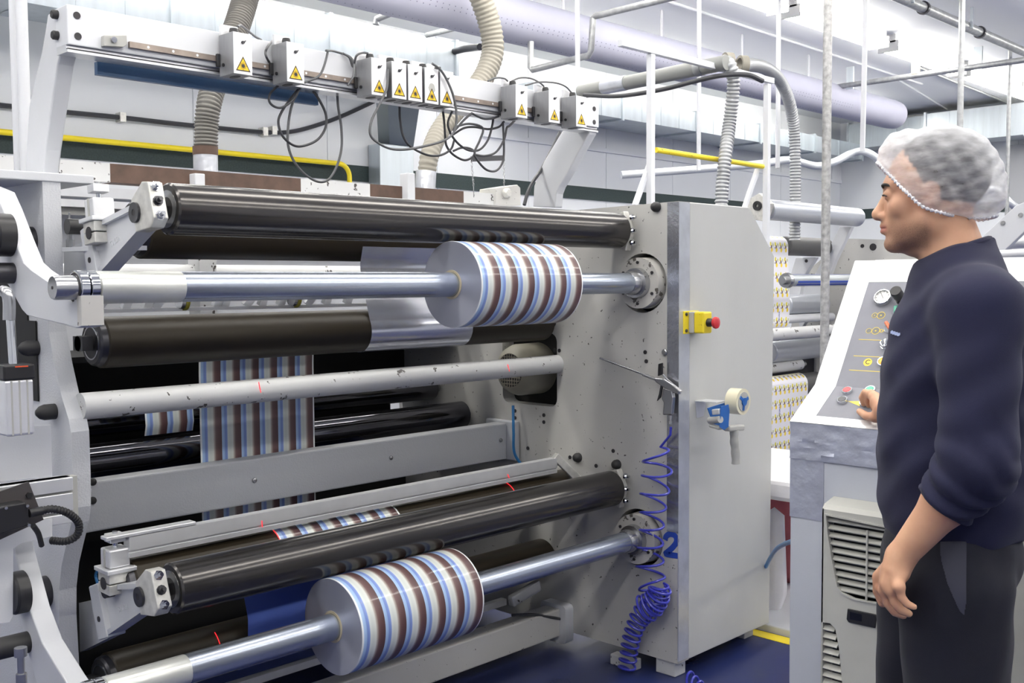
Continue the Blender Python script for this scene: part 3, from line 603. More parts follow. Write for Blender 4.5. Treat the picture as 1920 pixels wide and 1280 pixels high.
# ------------------------------------------------------------------ cables of the lasers
def cable(pts, r, mt, label, dep=None, plane_y=None, cat='cable'):
    q = []
    for p in pts: q.append(P(p[0], p[1], y=(p[2] if len(p) > 2 else plane_y)))
    mm = MB(); mm.tube(crom(q, 8), r, 8); return tag(mm.build('laser_cable', mt), label, cat, 'laser cables')
cable([(446,50), (452,48,3.0), (463,56,3.05), (478,68,3.1), (490,75,3.12)], .004, M['cable'], 'thin cable arching off the top of the first laser box', plane_y=2.97)
cable([(507,120,3.02), (500,108), (498,97), (503,86), (512,76,3.02)], .004, M['cable'], 'short grey cable bowing left of the second laser box', plane_y=2.96)
cable([(522,160,3.0), (507,175), (505,190), (515,200), (530,201), (550,187), (560,170), (568,158,3.05)], .004, M['cabled'], 'small dark cable loop under the second laser box', plane_y=3.02)
cable([(570,155), (600,140), (614,100), (612,95), (630,97,3.0), (660,110,2.98), (663,140), (652,160)], .004, M['cable'], 'grey cable crossing the beam between second and third box', plane_y=2.95)
cable([(562,165), (545,185), (528,210), (522,230), (530,255), (550,272), (570,273), (595,262), (610,240), (611,215), (600,190), (585,168), (572,158)], .0045, M['cabled'], 'dark cable in a wide oval under the second laser box', plane_y=3.04)
cable([(560,165), (548,195), (541,230), (540,270), (550,300), (570,325), (595,340), (615,337), (630,315), (640,280), (640,240), (634,200), (632,172)], .0045, M['cable'], 'long grey cable loop hanging to the top roller', plane_y=3.06)
cable([(643,100), (655,108), (662,125), (668,105,2.95), (680,99,2.95), (690,100,2.95)], .004, M['cable'], 'cable entering the left end of the row of five', plane_y=2.98)
cable([(727,130,2.9), (725,165), (712,195), (697,225), (694,250), (705,265), (730,278), (760,280), (800,273), (835,262), (852,245), (856,215), (850,180), (838,150), (825,130), (810,119)], .0045, M['cable'], 'grey cable sagging below the row of five boxes', plane_y=2.89)
cable([(749,200), (750,225), (756,255), (770,275), (800,290), (825,291), (845,280), (852,262)], .0045, M['cabled'], 'dark cable hanging under the middle of the row of five', plane_y=3.05)
cable([(830,205), (833,230), (835,260), (838,275), (850,290), (870,300), (885,295), (890,285), (880,278), (865,277), (850,283)], .0045, M['cabled'], 'dark cable in the tangle beside the pale hose, lower coil', plane_y=3.06)
cable([(848,208), (840,230), (845,250), (860,270), (880,282), (900,280), (915,262), (923,235), (925,218)], .0045, M['cabled'], 'dark cable in the tangle, right-hand loop', plane_y=3.03)
cable([(885,212), (870,225), (852,245), (855,238), (880,232), (905,240), (900,262), (890,285), (895,300), (912,318), (930,320), (942,305), (945,280), (943,228)], .0045, M['cabled'], 'dark cable in the tangle with the lowest loop', plane_y=3.00)
cable([(850,252), (870,240), (890,238), (915,242), (935,238), (945,228)], .0045, M['cabled'], 'dark cable running flat through the tangle', plane_y=3.05)
cable([(884,212), (905,222), (922,222), (935,218)], .0045, M['cabled'], 'short dark cable looped tight under the beam', plane_y=3.0)
cable([(965,226), (955,236), (950,240), (945,262), (930,285), (910,292), (890,290)], .0045, M['cabled'], 'dark cable curving down from the first of the three boxes at right', plane_y=3.0)
cable([(915,152), (930,146), (945,147), (952,152)], .0035, M['cable'], 'thin cable bowing to the first of the three boxes', plane_y=2.96)
cable([(960,152), (975,146), (995,147), (1012,155), (1020,162)], .0035, M['cable'], 'thin cable arching between first and second of the three boxes', plane_y=2.96)
cable([(985,160), (1010,154), (1040,155), (1060,162), (1072,174)], .0035, M['cable'], 'thin cable arching to the last laser box', plane_y=2.96)
cable([(1050,248,3.3), (1035,280,3.3), (1015,318,3.3), (1000,340,3.28), (990,360,3.26), (983,384,3.25)], .008, M['cabled'], 'thick dark cable running down the right gantry arm', cat='cable')

# ================================================================== left edge mechanics
def swing_arm(poly, xo, label, group):
    mm = MB(); mm.prism([P(a, b, x=xo) for a, b in poly], (.05, 0, 0)); return mm
t = thing('shaft_arm', P(50, 560, x=1.05), 'white lever arm with chipped end holding the upper shaft bearing', 'lever arm', 'shaft support arms')
m = MB(); m.prism([P(a, b, x=1.045) for a, b in ((-40,345), (-10,358), (5,392), (25,445), (44,492), (60,507), (89,527), (112,540), (122,556), (135,566), (152,553), (152,612), (140,615), (120,609), (85,600), (50,591), (40,580), (15,535), (-40,470))], (.052, 0, 0)); m.build('arm_plate', M['white'], t, bevel=.004)
c = P(151, 545, x=1.045); m = MB(); yw = P(152, 580, x=1.045).y; m.box((1.0445, yw-.003, P(152, 612, x=1.045).z+.002), (1.0975, yw+.02, P(152, 553, x=1.045).z-.002)); m.build('worn_end', M['flangechip'], t, smooth=False)
t2 = thing('shaft_arm', P(80, 1200, x=1.05), 'white lever arm at the lower left corner holding the lower shaft', 'lever arm', 'shaft support arms')
m = MB(); m.prism([P(a, b, x=1.045) for a, b in ((20,1005), (28,1037), (57,1146), (79,1205), (125,1280), (150,1315), (150,1400), (100,1390), (68,1280), (50,1215), (30,1130), (10,1040))], (.052, 0, 0)); m.build('arm_plate', M['white'], t2, bevel=.004)
# pivots: dark rods and bushings
def rod(name, px, py, x0, x1, r, mt, label, xa=None):
    c = P(px, py, x=xa or x1); mm = MB(); mm.lathe((x0, c.y, c.z), EX, [(0, r*.9), (.006, r), (x1-x0, r)], 32); return tag(mm.build(name, mt), label, 'pivot shaft', 'dark pivot shafts')
rod('pivot_shaft', 60, 453, 1.097, 1.2, .043, M['flange'], 'dark pivot bushing behind the upper lever arm')
rod('pivot_shaft', -16, 440, 1.0, 1.045, .055, M['black'], 'large black pivot disc at the left edge of the picture', 1.0)
rod('pivot_shaft', 24, 512, .55, 1.045, .027, M['flange'], 'dark horizontal rod ending on the upper lever arm')
rod('pivot_shaft', 88, 1108, 1.097, 1.2, .045, M['flange'], 'dark pivot bushing behind the lower lever arm')
rod('pivot_shaft', 12, 1115, 1.01, 1.045, .055, M['black'], 'large black disc behind the lower white guard', 1.0)
rod('pivot_shaft', 52, 1203, .93, 1.045, .028, M['blackr'], 'dark rod end with grey collar on the lower lever arm')
c = P(52, 1203, x=1.045); m = MB(); m.lathe((.885, c.y, c.z), EX, [(0, .02), (0, .032), (.03, .034), (.045, .026)], 20); tag(m.build('rod_collar', M['aludirty']), 'worn grey collar on the rod at the lower left', 'collar')
# pneumatic cylinder
t = thing('pneumatic_cylinder', P(28, 805, d=2.5), 'upright aluminium air cylinder with black head at the left edge', 'air cylinder')
c0, c1 = P(26, 815, d=2.5), P(26, 710, d=2.5); w = .033
m = MB(); m.box((c1.x-w, c1.y-w, c0.z), (c1.x+w, c1.y+w, c1.z)); cb = m.build('cylinder_body', M['alu'], t, bevel=.006)
for k in (-1, 0, 1):
    m = MB(); m.box((c1.x+k*.018-.002, c1.y-w-.0006, c0.z+.002), (c1.x+k*.018+.002, c1.y-w+.001, c1.z-.002)); m.build('body_groove', M['dgrey'], cb, smooth=False)
c2 = P(26, 682, d=2.5); m = MB(); m.box((c1.x-w-.003, c1.y-w-.003, c1.z), (c1.x+w+.003, c1.y+w+.003, c2.z)); hd = m.build('cylinder_head', M['black'], t, bevel=.004)
m = MB(); m.box((c1.x-.01, c1.y-w-.004, c2.z-.006), (c1.x+.02, c1.y-w-.002, c2.z-.003)); m.build('orange_stripe', pmat('orange', (226,84,40), .5), hd, smooth=False)
c3 = P(17, 560, d=2.5); m = MB(); m.cyl((c1.x, c1.y, c2.z), (c3.x, c3.y, c3.z), .010, 16); m.build('piston_rod', M['chrome'], t)
m = MB(); m.tube(crom([P(17, 600, d=2.49), P(17, 565, d=2.49), P(13, 550, d=2.49), P(6, 545, d=2.5)]), .014, 12); m.build('rod_eye', M['steel'], t)
c4 = P(40, 1262, d=2.4); t = thing('air_valve', c4, 'small steel valve stem at the lower left below the rod', 'valve')
m = MB(); m.lathe((c4.x, c4.y, c4.z-.1), EZ, [(0, .012), (.1, .012), (.1, .008), (.14, .008), (.14, .014), (.16, .014)], 12); m.build('valve_stem', M['steel'], t)
# limit switch on a dark plate with a corrugated cable
t = thing('limit_switch', P(30, 965, y=2.7), 'black limit switch box on a tilted dark plate with cable', 'switch')
m = MB(); m.prism([P(a, b, y=2.70) for a, b in ((-40,935), (54,903), (82,974), (-40,1030))], (0, .006, 0)); m.build('mount_plate', pmat('dark_plate', (72,68,68), .45, var=.15, vscale=8), t, smooth=False)
m = MB(); m.prism([P(a, b, y=2.655) for a, b in ((-20,958), (8,948), (48,941), (54,952), (55,985), (10,999), (-20,1002))], (0, .045, 0)); sb = m.build('switch_body', M['black'], t, bevel=.004)
for px, py in ((51, 948), (54, 984), (11, 952)):
    c = P(px, py, y=2.654); m = MB(); m.cyl(c, c-EY*.003, .004, 8); m.build('screw', M['steel'], sb)
c = P(54, 928, y=2.699); m = MB(); m.cyl(c, c-EY*.006, .008, 6); m.build('plate_bolt', M['black'], t)
c = P(55, 962, y=2.67); m = MB(); m.cyl(c, P(80, 957, y=2.67), .011, 12); m.build('cable_gland', M['black'], t)
corrugated('switch_cable', [P(78, 957, y=2.67), P(100, 954, y=2.66), P(128, 962, y=2.66), P(147, 980, y=2.67), P(145, 1002, y=2.68), P(125, 1014, y=2.7), P(95, 1013, y=2.74)], .0105, M['blackr'], t, pitch=.008, amp=.2, seg=12)
m = MB(); m.tube(crom([P(62, 985, y=2.69), P(72, 1000, y=2.71), P(78, 1022, y=2.74)]), .007, 8); m.build('tail_cable', M['blackr'], t)

# white posts at far left
for k, (px, r, dd) in enumerate(((50, .020, 3.7), (34, .013, 3.75))):
    c = P(px, 330, d=dd); m = MB(); m.cyl((c.x, c.y, 0 if k else 1.5), (c.x, c.y, ZC), r, 20); po = tag(m.build('ceiling_post', M['wpipe']), ['thick white vertical pipe at the far left beside the gantry arm', 'thinner white vertical pipe at the far left edge'][k], 'pipe', 'white posts')

# ================================================================== things on the right plate and door
YD = 2.28
t = thing('emergency_stop', P(1310, 605, y=YD), 'yellow emergency stop box with red mushroom button on the cabinet edge', 'emergency stop')
a, b = P(1281, 583, y=YD-.004), P(1300, 625, y=YD-.004)
m = MB(); m.box((a.x, YD-.006, b.z), (a.x+.10, YD-.001, a.z)); bp = m.build('mount_plate', M['yellowd'], t, bevel=.002)
for zz in (a.z-.012, b.z+.012):
    m = MB(); m.lathe((a.x+.016, YD-.006, zz), (0, -1, 0), [(0, .006), (.004, .006), (.006, .003)], 10); m.build('screw', M['ink'], bp)
m = MB(); m.box((a.x+.03, YD-.03, b.z+.003), (a.x+.085, YD-.006, a.z-.003)); m.build('box_base', M['dgrey'], t, bevel=.004)
m = MB(); m.box((a.x+.03, YD-.075, b.z+.003), (a.x+.085, YD-.03, a.z-.003)); m.build('box_cover', M['yellowd'], t, bevel=.006)
cc = Vector((a.x+.058, YD-.075, (a.z+b.z)/2))
m = MB(); m.lathe(cc, (0, -1, 0), [(0, .016), (.012, .016), (.018, .013), (.026, .013)], 20); m.build('button_neck', M['black'], t)
m = MB(); m.lathe(cc-EY*.026, (0, -1, 0), [(0, .012), (.002, .021), (.007, .0225), (.013, .021), (.016, .014), (.017, .002)], 28); m.build('mushroom_button', M['red'], t)
# tape dispenser on an angle bracket
t = thing('tape_bracket', P(1320, 750, y=YD), 'small grey sheet-metal angle bracket on the cabinet door', 'bracket')
zb = P(1304, 752, y=YD).z; xb0, xb1 = P(1303, 752, y=YD).x, P(1303, 752, y=YD).x+.075
m = MB(); m.box((xb0, YD-.095, zb), (xb1, YD, zb+.003)); m.prism([(xb0, YD-.003, zb), (xb1, YD-.003, zb), (xb1-.02, YD-.003, zb-.06), (xb0+.01, YD-.003, zb-.065)], (0, .003, 0)); m.build('angle_sheet', M['alu'], t, smooth=False)
tp = P(1383, 752, y=YD-.14); t = thing('tape_dispenser', tp, 'hand tape dispenser with clear roll hanging on the cabinet door', 'tape dispenser')
m = MB(); m.lathe((tp.x, YD-.165, tp.z), EY, [(0, .036), (0, .049), (.05, .049), (.05, .036)], 40); tr = m.build('tape_roll', M['tape'], t)
m = MB(); m.lathe((tp.x, YD-.167, tp.z), EY, [(0, .030), (0, .0365), (.05, .0365), (.05, .030)], 32); m.build('roll_core', M['dgrey'], t)
m = MB(); m.lathe((tp.x, YD-.172, tp.z), EY, [(0, .006), (0, .015), (.04, .015)], 20)
for k in range(3):
    ang = 2*math.pi*k/3+.4; d = Vector((math.cos(ang), 0, math.sin(ang))); m.bar(Vector((tp.x, YD-.166, tp.z)), Vector((tp.x, YD-.166, tp.z))+d*.032, .012, .006, up=(0, 1, 0))
m.build('hub', M['tblue'], t)
f0, f1 = P(1326, 765, y=YD-.12), P(1360, 800, y=YD-.12)
m = MB(); m.prism([P(q[0], q[1], y=YD-.165) for q in ((1352,762), (1366,758), (1368,770), (1366,800), (1358,806), (1350,800))], (0, .003, 0)); m.prism([P(q[0], q[1], y=YD-.105) for q in ((1327,765), (1352,757), (1372,752), (1374,760), (1360,772), (1350,800), (1340,800))], (0, .003, 0)); m.build('side_frame', M['tblue'], t, smooth=False)
m = MB(); m.bar(P(1338, 772, y=YD-.13), P(1352, 771, y=YD-.16), .03, .02); m.build('cutter_cover', M['alu'], t, bevel=.003)
m = MB(); m.cyl(P(1331, 788, y=YD-.105), P(1351, 786, y=YD-.165), .013, 16); m.build('brake_roller', M['dgrey'], t)
m = MB(); m.bar(P(1333, 797, y=YD-.11), P(1352, 803, y=YD-.16), .024, .012); m.build('foot_roller', M['dgrey'], t, bevel=.004)
m = MB(); m.bar(P(1362, 803, y=YD-.135), P(1391, 801, y=YD-.135), .03, .022); m.build('handle_head', M['dgrey'], t, bevel=.006)
hp = [P(q[0], q[1], y=YD-.135) for q in ((1377,806), (1377,825), (1379,845), (1380,869))]; m = MB()
m.tube(crom(hp, 5), [.0165+.0012*math.sin(i*1.3) for i in range(16)], 14); m.build('handle', M['dgrey'], t)
# air blow gun hanging on the plate
g0 = P(1252, 735, x=X1-.03); t = thing('air_gun', g0, 'silver air blow gun with long nozzle hanging on the bearing plate', 'air gun')
XA = X1-.03
def pa(px, py, dx=0): return P(px, py, x=XA+dx)
m = MB(); m.tube([pa(1125, 671), pa(1232, 711)], .0042, 10); m.tube([pa(1206, 702), pa(1240, 715)], .0062, 10); m.build('nozzle', M['steel'], t)
m = MB(); m.prism([pa(a, b, -.009) for a, b in ((1226,708), (1244,710), (1262,722), (1275,733), (1272,740), (1258,735), (1240,724), (1228,716))], (.018, 0, 0)); m.build('gun_body', M['steel'], t, bevel=.004)
m = MB(); m.prism([pa(a, b, -.009) for a, b in ((1243,727), (1260,732), (1262,745), (1259,778), (1242,778), (1244,755), (1240,748))], (.018, 0, 0)); m.build('grip', M['steel'], t, bevel=.004)
m = MB(); m.prism([pa(a, b, -.004) for a, b in ((1238,722), (1242,722), (1238,745), (1231,752), (1235,738))], (.008, 0, 0)); m.build('trigger', M['flange'], t, bevel=.002)
m = MB(); m.tube([pa(1243, 702), pa(1252, 712), pa(1270, 728)], .004, 8); m.build('hook', M['steel'], t)
m = MB(); m.prism([pa(a, b, .005) for a, b in ((1234,682), (1242,680), (1242,702), (1233,705))], (.006, 0, 0)); m.build('lever', M['black'], t, bevel=.002)
m = MB(); m.lathe(pa(1257, 778), (0, 0, -1), [(0, .008), (.012, .008), (.012, .006), (.02, .006), (.02, .0085), (.032, .0085)], 12); m.build('hose_fitting', M['steel'], t)
m = MB(); c = pa(1247, 660, .03); m.lathe(c, (-1, 0, 0), [(0, .012), (.006, .012), (.009, .009)], 14); m.build('hook_screw', M['steel'], t)
# coiled blue air hose
def coil(path, turns, rfun, lead, tail):
    cp = resample(crom(path, 10), .004); n = len(cp); out = []
    N = int(turns*22); u = EX.copy()
    for i in range(N+1):
        f_ = i/N; k = min(n-1, int(f_*(n-1))); k2 = min(n-1, k+1); ff = f_*(n-1)-k; c = cp[k]*(1-ff)+cp[k2]*ff
        tdir = (cp[min(k+6, n-1)]-cp[max(k-6, 0)]).normalized(); a_ = (EX-tdir*EX.dot(tdir)).normalized(); b_ = tdir.cross(a_)
        th = 2*math.pi*turns*f_; out.append(c+(a_*math.cos(th)*.6+b_*math.sin(th))*rfun(f_))
    return lead+out+tail
XH = X1-.055
hp = coil([P(a, b, x=XH) for a, b in ((1228,840), (1232,880), (1226,930), (1222,990), (1219,1040), (1220,1085), (1228,1112), (1224,1128))], 8.6, lambda f_: .056+.006*math.sin(f_*9), [P(1258, 800, x=XA), P(1257, 815, x=XA)], [])
m = MB(); m.tube(hp, .0048, 8)
hs = thing('coiled_hose', P(1225, 1000, x=XH), 'dark blue coiled air hose hanging from the blow gun', 'hose')
m.build('stretched_coil', M['bluehose'], hs)
hp2 = coil([P(a, b, x=XH-.01) for a, b in ((1238,1095), (1236,1120), (1222,1140), (1205,1150), (1192,1172), (1183,1200), (1178,1230), (1174,1262), (1170,1300))], 17, lambda f_: .034+.012*math.sin(min(1, f_*2.2)*math.pi*.9)*.6, [], [])
m = MB(); m.tube(hp2, .0048, 8); m.build('bunched_coil', M['bluehose'], hs)
hp3 = coil([P(a, b, x=XH-.02) for a, b in ((1238,1100), (1232,1122), (1216,1135), (1200,1140))], 5, lambda f_: .045, [], [])
m = MB(); m.tube(hp3, .0048, 8); m.build('bunched_coil', M['bluehose'], hs)
hp4 = coil([P(a, b, z=.05) for a, b in ((1292,1272), (1305,1285), (1320,1300))], 3, lambda f_: .03, [], []); m = MB(); m.tube(hp4, .0048, 8); tag(m.build('hose_end', M['bluehose']), 'coil of blue hose lying on the floor under the cabinet corner', 'hose')
# electric motor in the plate opening
mc = P(1005, 692, x=X1+.0); mc = Vector((3.12, mc.y+.03, mc.z)); t = thing('electric_motor', mc, 'beige electric motor with fan grille behind the tie bar', 'motor')
m = MB(); m.lathe((3.12, 3.06, 1.135), EX, [(0, .06), (.0, .072), (.02, .098), (.05, .108), (.25, .11), (.25, .02)], 40); m.build('motor_shell', M['motor'], t)
m = MB(); m.cyl((3.121, 3.06, 1.135), (3.119, 3.06, 1.135), .07, 32); fg = m.build('fan_opening', M['ink'], t)
for k in range(9):
    o = -.056+k*.014; h = math.sqrt(max(0, .07**2-o*o))
    m = MB(); m.bar((3.117, 3.06+o, 1.135-h), (3.117, 3.06+o, 1.135+h), .003, .002, up=(1, 0, 0)); m.build('grille_bar', M['motor'], fg, smooth=False)
    m = MB(); m.bar((3.116, 3.06-h, 1.135+o), (3.116, 3.06+h, 1.135+o), .003, .002, up=(1, 0, 0)); m.build('grille_bar', M['motor'], fg, smooth=False)
# ================================================================== control console
CY1, CY0 = 1.466, .72            # console left edge (far) and right edge (near)
CXF = 2.60; ZD = 1.113           # front face and desk front height
con = thing('control_console', (2.85, 1.1, 0), 'white operator console with sloping grey button panel, edges wrapped in foil tape', 'control console')
side = [(CXF, 0), (CXF, ZD), (2.737, 1.203), (2.973, 1.556), (3.13, 1.556), (3.13, 0)]
m = MB(); m.prism([Vector((a, CY0, b)) for a, b in side], (0, CY1-CY0, 0)); m.build('console_body', M['cab'], con, bevel=.003)
m = MB(); m.box((CXF-.002, CY0, ZD-.10), (CXF, CY1+.001, ZD)); m.box((CXF-.002, CY1-.10, .85), (CXF, CY1+.001, ZD-.10)); m.build('foil_apron', M['foild'], con, smooth=False)
# crumpled relief of the foil: real folds
bmf = MB(); nx, nz = 40, 12; g = []
rng = np.random.RandomState(3)
for j in range(nz+1):
    for i in range(nx+1):
        g.append((CXF-.004-abs(rng.normal(0, .0018)), CY1-(CY1-CY0)*i/nx, ZD-.1+.1*j/nz))
bmf.add(g, [(j*(nx+1)+i, j*(nx+1)+i+1, (j+1)*(nx+1)+i+1, (j+1)*(nx+1)+i) for j in range(nz) for i in range(nx)]); bmf.build('foil_folds', M['foild'], con, ang=20)
du = Vector((2.737-CXF, 0, 1.203-ZD)); dn = Vector((-du.z, 0, du.x)).normalized(); dl = du.length; du.normalize()
pu = Vector((2.973-2.737, 0, 1.556-1.203)); pn = Vector((-pu.z, 0, pu.x)).normalized(); pl = pu.length; pu.normalize()
D0, Q0 = Vector((CXF, 0, ZD)), Vector((2.737, 0, 1.203))
def slab(name, org, u, n, a0, a1, y0, y1, h0, h1, mt, bev=0):
    c = org+u*((a0+a1)/2)+EY*((y0+y1)/2)+n*((h0+h1)/2); mm = MB(); mm.obox(c, u, EY, n, abs(a1-a0)/2, abs(y1-y0)/2, abs(h1-h0)/2); return mm.build(name, mt, con, bevel=bev, smooth=False)
bw = .062
slab('tape_border', D0, du, dn, -.002, .03, CY0, CY1+.002, 0, .003, M['wfoil']); slab('tape_border', D0, du, dn, .03, dl, CY1-bw, CY1+.002, 0, .003, M['wfoil'])
slab('tape_border', Q0, pu, pn, 0, pl, CY1-bw, CY1+.002, 0, .003, M['wfoil']); slab('tape_border', Q0, pu, pn, pl-.075, pl+.002, CY0, CY1-bw, 0, .003, M['wfoil'])
m = MB(); m.box((2.972, CY0, 1.556), (3.131, CY1+.002, 1.559)); m.build('tape_border', M['wfoil'], con, smooth=False)
slab('desk_panel', D0, du, dn, .03, dl, CY0+.02, CY1-bw, 0, .002, M['panelgrey']); slab('upright_panel', Q0, pu, pn, 0, pl-.075, CY0+.02, CY1-bw, 0, .002, M['panelgrey'])
def on(px, py, org, n, h=.002):
    """point of a panel plane seen at a pixel"""
    r = FW*FPX+RT*(px-960)+DN*(py-640); o = org+n*h; t_ = (o-CAMP).dot(n)/r.dot(n); return CAMP+r*t_
def desk(px, py, h=.002): return on(px, py, D0, dn, h)
def up(px, py, h=.002): return on(px, py, Q0, pn, h)
yl = pmat('yellow_print', (232,206,84), .5)
for py in (636, 667, 693):
    a = up(1586 if py == 693 else 1605, py, .0022); m = MB(); c = Vector((a.x, 1.05, a.z)); m.obox(c, pu, EY, pn, .0009, .33, .0003); m.build('printed_line', yl, con, smooth=False)
a = up(1645, 520, .0022); m = MB(); m.obox(Vector((a.x, 1.05, a.z)), pu, EY, pn, .0008, .33, .0003); m.build('printed_line', M['alufront'], con, smooth=False)
def dial(px, py):
    c = up(px, py); mm = MB(); mm.lathe(c, pn, [(0, .0255), (.012, .0255), (.014, .0235), (.014, .0215), (.009, .0215)], 36, False); gg = mm.build('pressure_gauge', M['chrome'], con)
    mm = MB(); mm.lathe(c, pn, [(.0085, .0005), (.009, .0225)], 36, False); mm.build('gauge_face', M['glassw'], gg)
    mm = MB(); mm.bar(c+pn*.0098-pu*.004-EY*.003, c+pn*.0098+pu*.013+EY*.008, .0012, .0005, up=pn); mm.build('gauge_needle', M['ink'], gg)
    for k in range(9):
        an = math.radians(-40+k*32.5); d = pu*math.sin(an)+EY*math.cos(an); mm = MB(); mm.bar(c+pn*.0096+d*.0165, c+pn*.0096+d*.02, .0012, .0004, up=pn); mm.build('gauge_tick', M['ink'], gg, smooth=False)
dial(1657, 560)
c = up(1690, 562); m = MB(); m.lathe(c, pn, [(0, .015), (.006, .015), (.006, .012), (.014, .012), (.02, .0155), (.046, .0165), (.048, .015), (.048, .001)], 24); m.build('regulator_knob', M['black'], con)
c = up(1684, 588); m = MB(); m.lathe(c, pn, [(0, .017), (.004, .017), (.005, .012)], 24); kb = m.build('selector_switch', M['chrome'], con)
m = MB(); m.obox(c+pn*.012, pu+EY*.25, EY-pu*.25, pn, .015, .006, .01); m.build('selector_lever', pmat('green_plastic', (36,140,112), .3), kb, bevel=.003)
c = up(1669, 616); m = MB(); m.lathe(c, pn, [(0, .016), (.004, .016), (.005, .012)], 24); kb = m.build('selector_switch', M['chrome'], con)
m = MB(); m.obox(c+pn*.012, pu+EY*.8, EY-pu*.8, pn, .015, .005, .01); m.build('selector_lever', pmat('orange_plastic', (224,112,72), .35), kb, bevel=.003)
c = up(1661, 647); m = MB(); m.lathe(c, pn, [(0, .0145), (.003, .0145), (.003, .0125), (.014, .0125), (.015, .011), (.015, .001)], 24); kb = m.build('key_switch', M['chrome'], con)
m = MB(); m.obox(c+pn*.0155, pu+EY*.4, EY-pu*.4, pn, .006, .0012, .0005); m.build('key_slot', M['ink'], kb, smooth=False)
def button(px, py, mt, onf, u, n, name='push_button'):
    c = onf(px, py); mm = MB(); mm.lathe(c, n, [(0, .015), (.004, .015), (.008, .0142), (.008, .0115), (.006, .0115)], 28, False); bb = mm.build(name, M['chrome'], con)
    mm = MB(); mm.lathe(c, n, [(.002, .0115), (.0075, .0115), (.009, .0105), (.009, .0005)], 24, False); mm.build('button_cap', mt, bb)
button(1656, 679, pmat('amber_lens', (250,176,34), .25), up, pu, pn, 'signal_lamp')
button(1589, 734, pmat('red_cap', (214,78,84), .3), desk, du, dn); button(1580, 752, pmat('dark_cap', (70,70,74), .3), desk, du, dn)
button(1632, 733, pmat('green_cap', (60,170,140), .3), desk, du, dn); button(1622, 757, pmat('grey_cap', (90,90,96), .3), desk, du, dn)
# printed C badge, roll pictograms and arrow
c = up(1627, 679, .0023); m = MB(); m.cyl(c, c+pn*.0004, .0125, 24); bd = m.build('printed_badge', yl, con)
text_mesh('printed_letter', 'C', M['ink'], con, c+pn*.0006, -EY, pu, .02, .0002)
def outline(px, py, r, inner=True):
    c = up(px, py, .0023); mm = MB(); mm.ring(c, pn, r*.86, r, .0004, 28); oo = mm.build('printed_ring', yl, con)
    mm = MB(); mm.cyl(c, c+pn*.0003, r*.84, 24); mm.build('printed_disc', pmat('print_grey', (112,112,112), .5), oo)
    if inner: mm = MB(); mm.cyl(c, c+pn*.0006, r*.2, 12); mm.build('printed_hub', yl, oo)
outline(1640, 591, .0085); outline(1652, 591, .012); outline(1629, 620, .0085, False); outline(1642, 620, .012)
c = up(1653, 620, .0023); m = MB(); m.ring(c, pn, .0035, .0055, .0004, 16); m.obox(c-EY*.012, EY, pu, pn, .010, .001, .0003); m.build('printed_mark', yl, con, smooth=False)
m = MB(); m.prism([desk(1590, 752, .0023), desk(1621, 752, .0023), desk(1621, 760, .0023), desk(1611, 761, .0023)], dn*.0004); m.build('printed_arrow', yl, con, smooth=False)
# cooling unit on the console front
cu_ = thing('cooling_unit', (2.55, 1.1, .1), 'cream cabinet cooling unit with slatted grille on the console front', 'cooling unit')
UY1 = P(1547, 960, x=2.55).y; zt = P(1547, 948, x=2.53).z; zb0 = .05; UX = 2.535
prof = [(CXF, zt+.012), (UX+.004, zt), (UX, zt-.02), (UX, zb0), (CXF, zb0)]
hz1, hz0 = P(1552, 975, x=UX).z, P(1590, 1132, x=UX).z
gy1 = P(1551, 985, x=UX).y
def fr(px, py): return P(px, py, x=UX)
go = [fr(*q) for q in ((1549,965), (1640,984), (1700,996), (1700,1135), (1655,1133), (1600,1122), (1580,1112), (1570,1100), (1560,1050), (1552,1000))]
vo = [fr(*q) for q in ((1540,1166), (1556,1168), (1566,1178), (1573,1215), (1580,1290), (1582,1400), (1538,1400))]
fp = [Vector((UX, UY1, zt-.01)), Vector((UX, .75, zt-.01)), Vector((UX, .75, zb0)), Vector((UX, UY1, zb0))]
m = MB(); m.prism(fp, (.012, 0, 0), holes=[go, vo]); m.build('front_shell', M['cream'], cu_, smooth=False)
m = MB(); m.prism([Vector((UX, .75, zt-.01)), Vector((UX+.01, .75, zt+.002)), Vector((CXF-.002, .75, zt+.014)), Vector((CXF-.002, .75, zb0)), Vector((UX+.05, .75, zb0)), Vector((UX+.05, .75, zt-.01))], (0, UY1-.75, 0)); m.build('shell_body', M['cream'], cu_, smooth=False)
m = MB(); m.box((UX, UY1-.004, zb0), (CXF-.002, UY1, zt-.008)); m.build('shell_side', M['cream'], cu_, smooth=False)
m = MB(); m.box((UX+.045, .76, zb0+.01), (UX+.05, UY1-.01, zt-.012)); m.build('inner_coil', pmat('shaded_coil', (48,50,50), .8, var=.5, vscale=60), cu_, smooth=False)  # coil colour darkened to paint in the shade between the slats
m = MB(); rim = [p-EX*.0 for p in go]
cc_ = sum((Vector(p) for p in go), Vector())/len(go)
m.prism([cc_+(p-cc_)*1.03-EX*.003 for p in go], (.003, 0, 0), holes=[[cc_+(p-cc_)*.99-EX*.003 for p in go]]); m.build('grille_rim', M['cream'], cu_, smooth=False)
for k in range(10):
    pyl = 974+k*14.3; a = fr(1549+ (0 if k < 2 else (k-2)*1.6)+ (4 if k > 7 else 0), pyl); z = a.z
    m = MB(); m.obox(Vector((UX+.012, (a.y-.001+.80)/2, z)), EY, Vector((1, 0, .55)), Vector((-.55, 0, 1)), (a.y-.80)/2, .0085, .0018); m.build('grille_slat', M['cream'], cu_, smooth=False)
for px in (1625, 1680):
    a = fr(px, 990); m = MB(); m.box((UX+.001, a.y-.002, hz0+.005), (UX+.006, a.y+.002, hz1-.01)); m.build('grille_mullion', M['cream'], cu_, smooth=False)
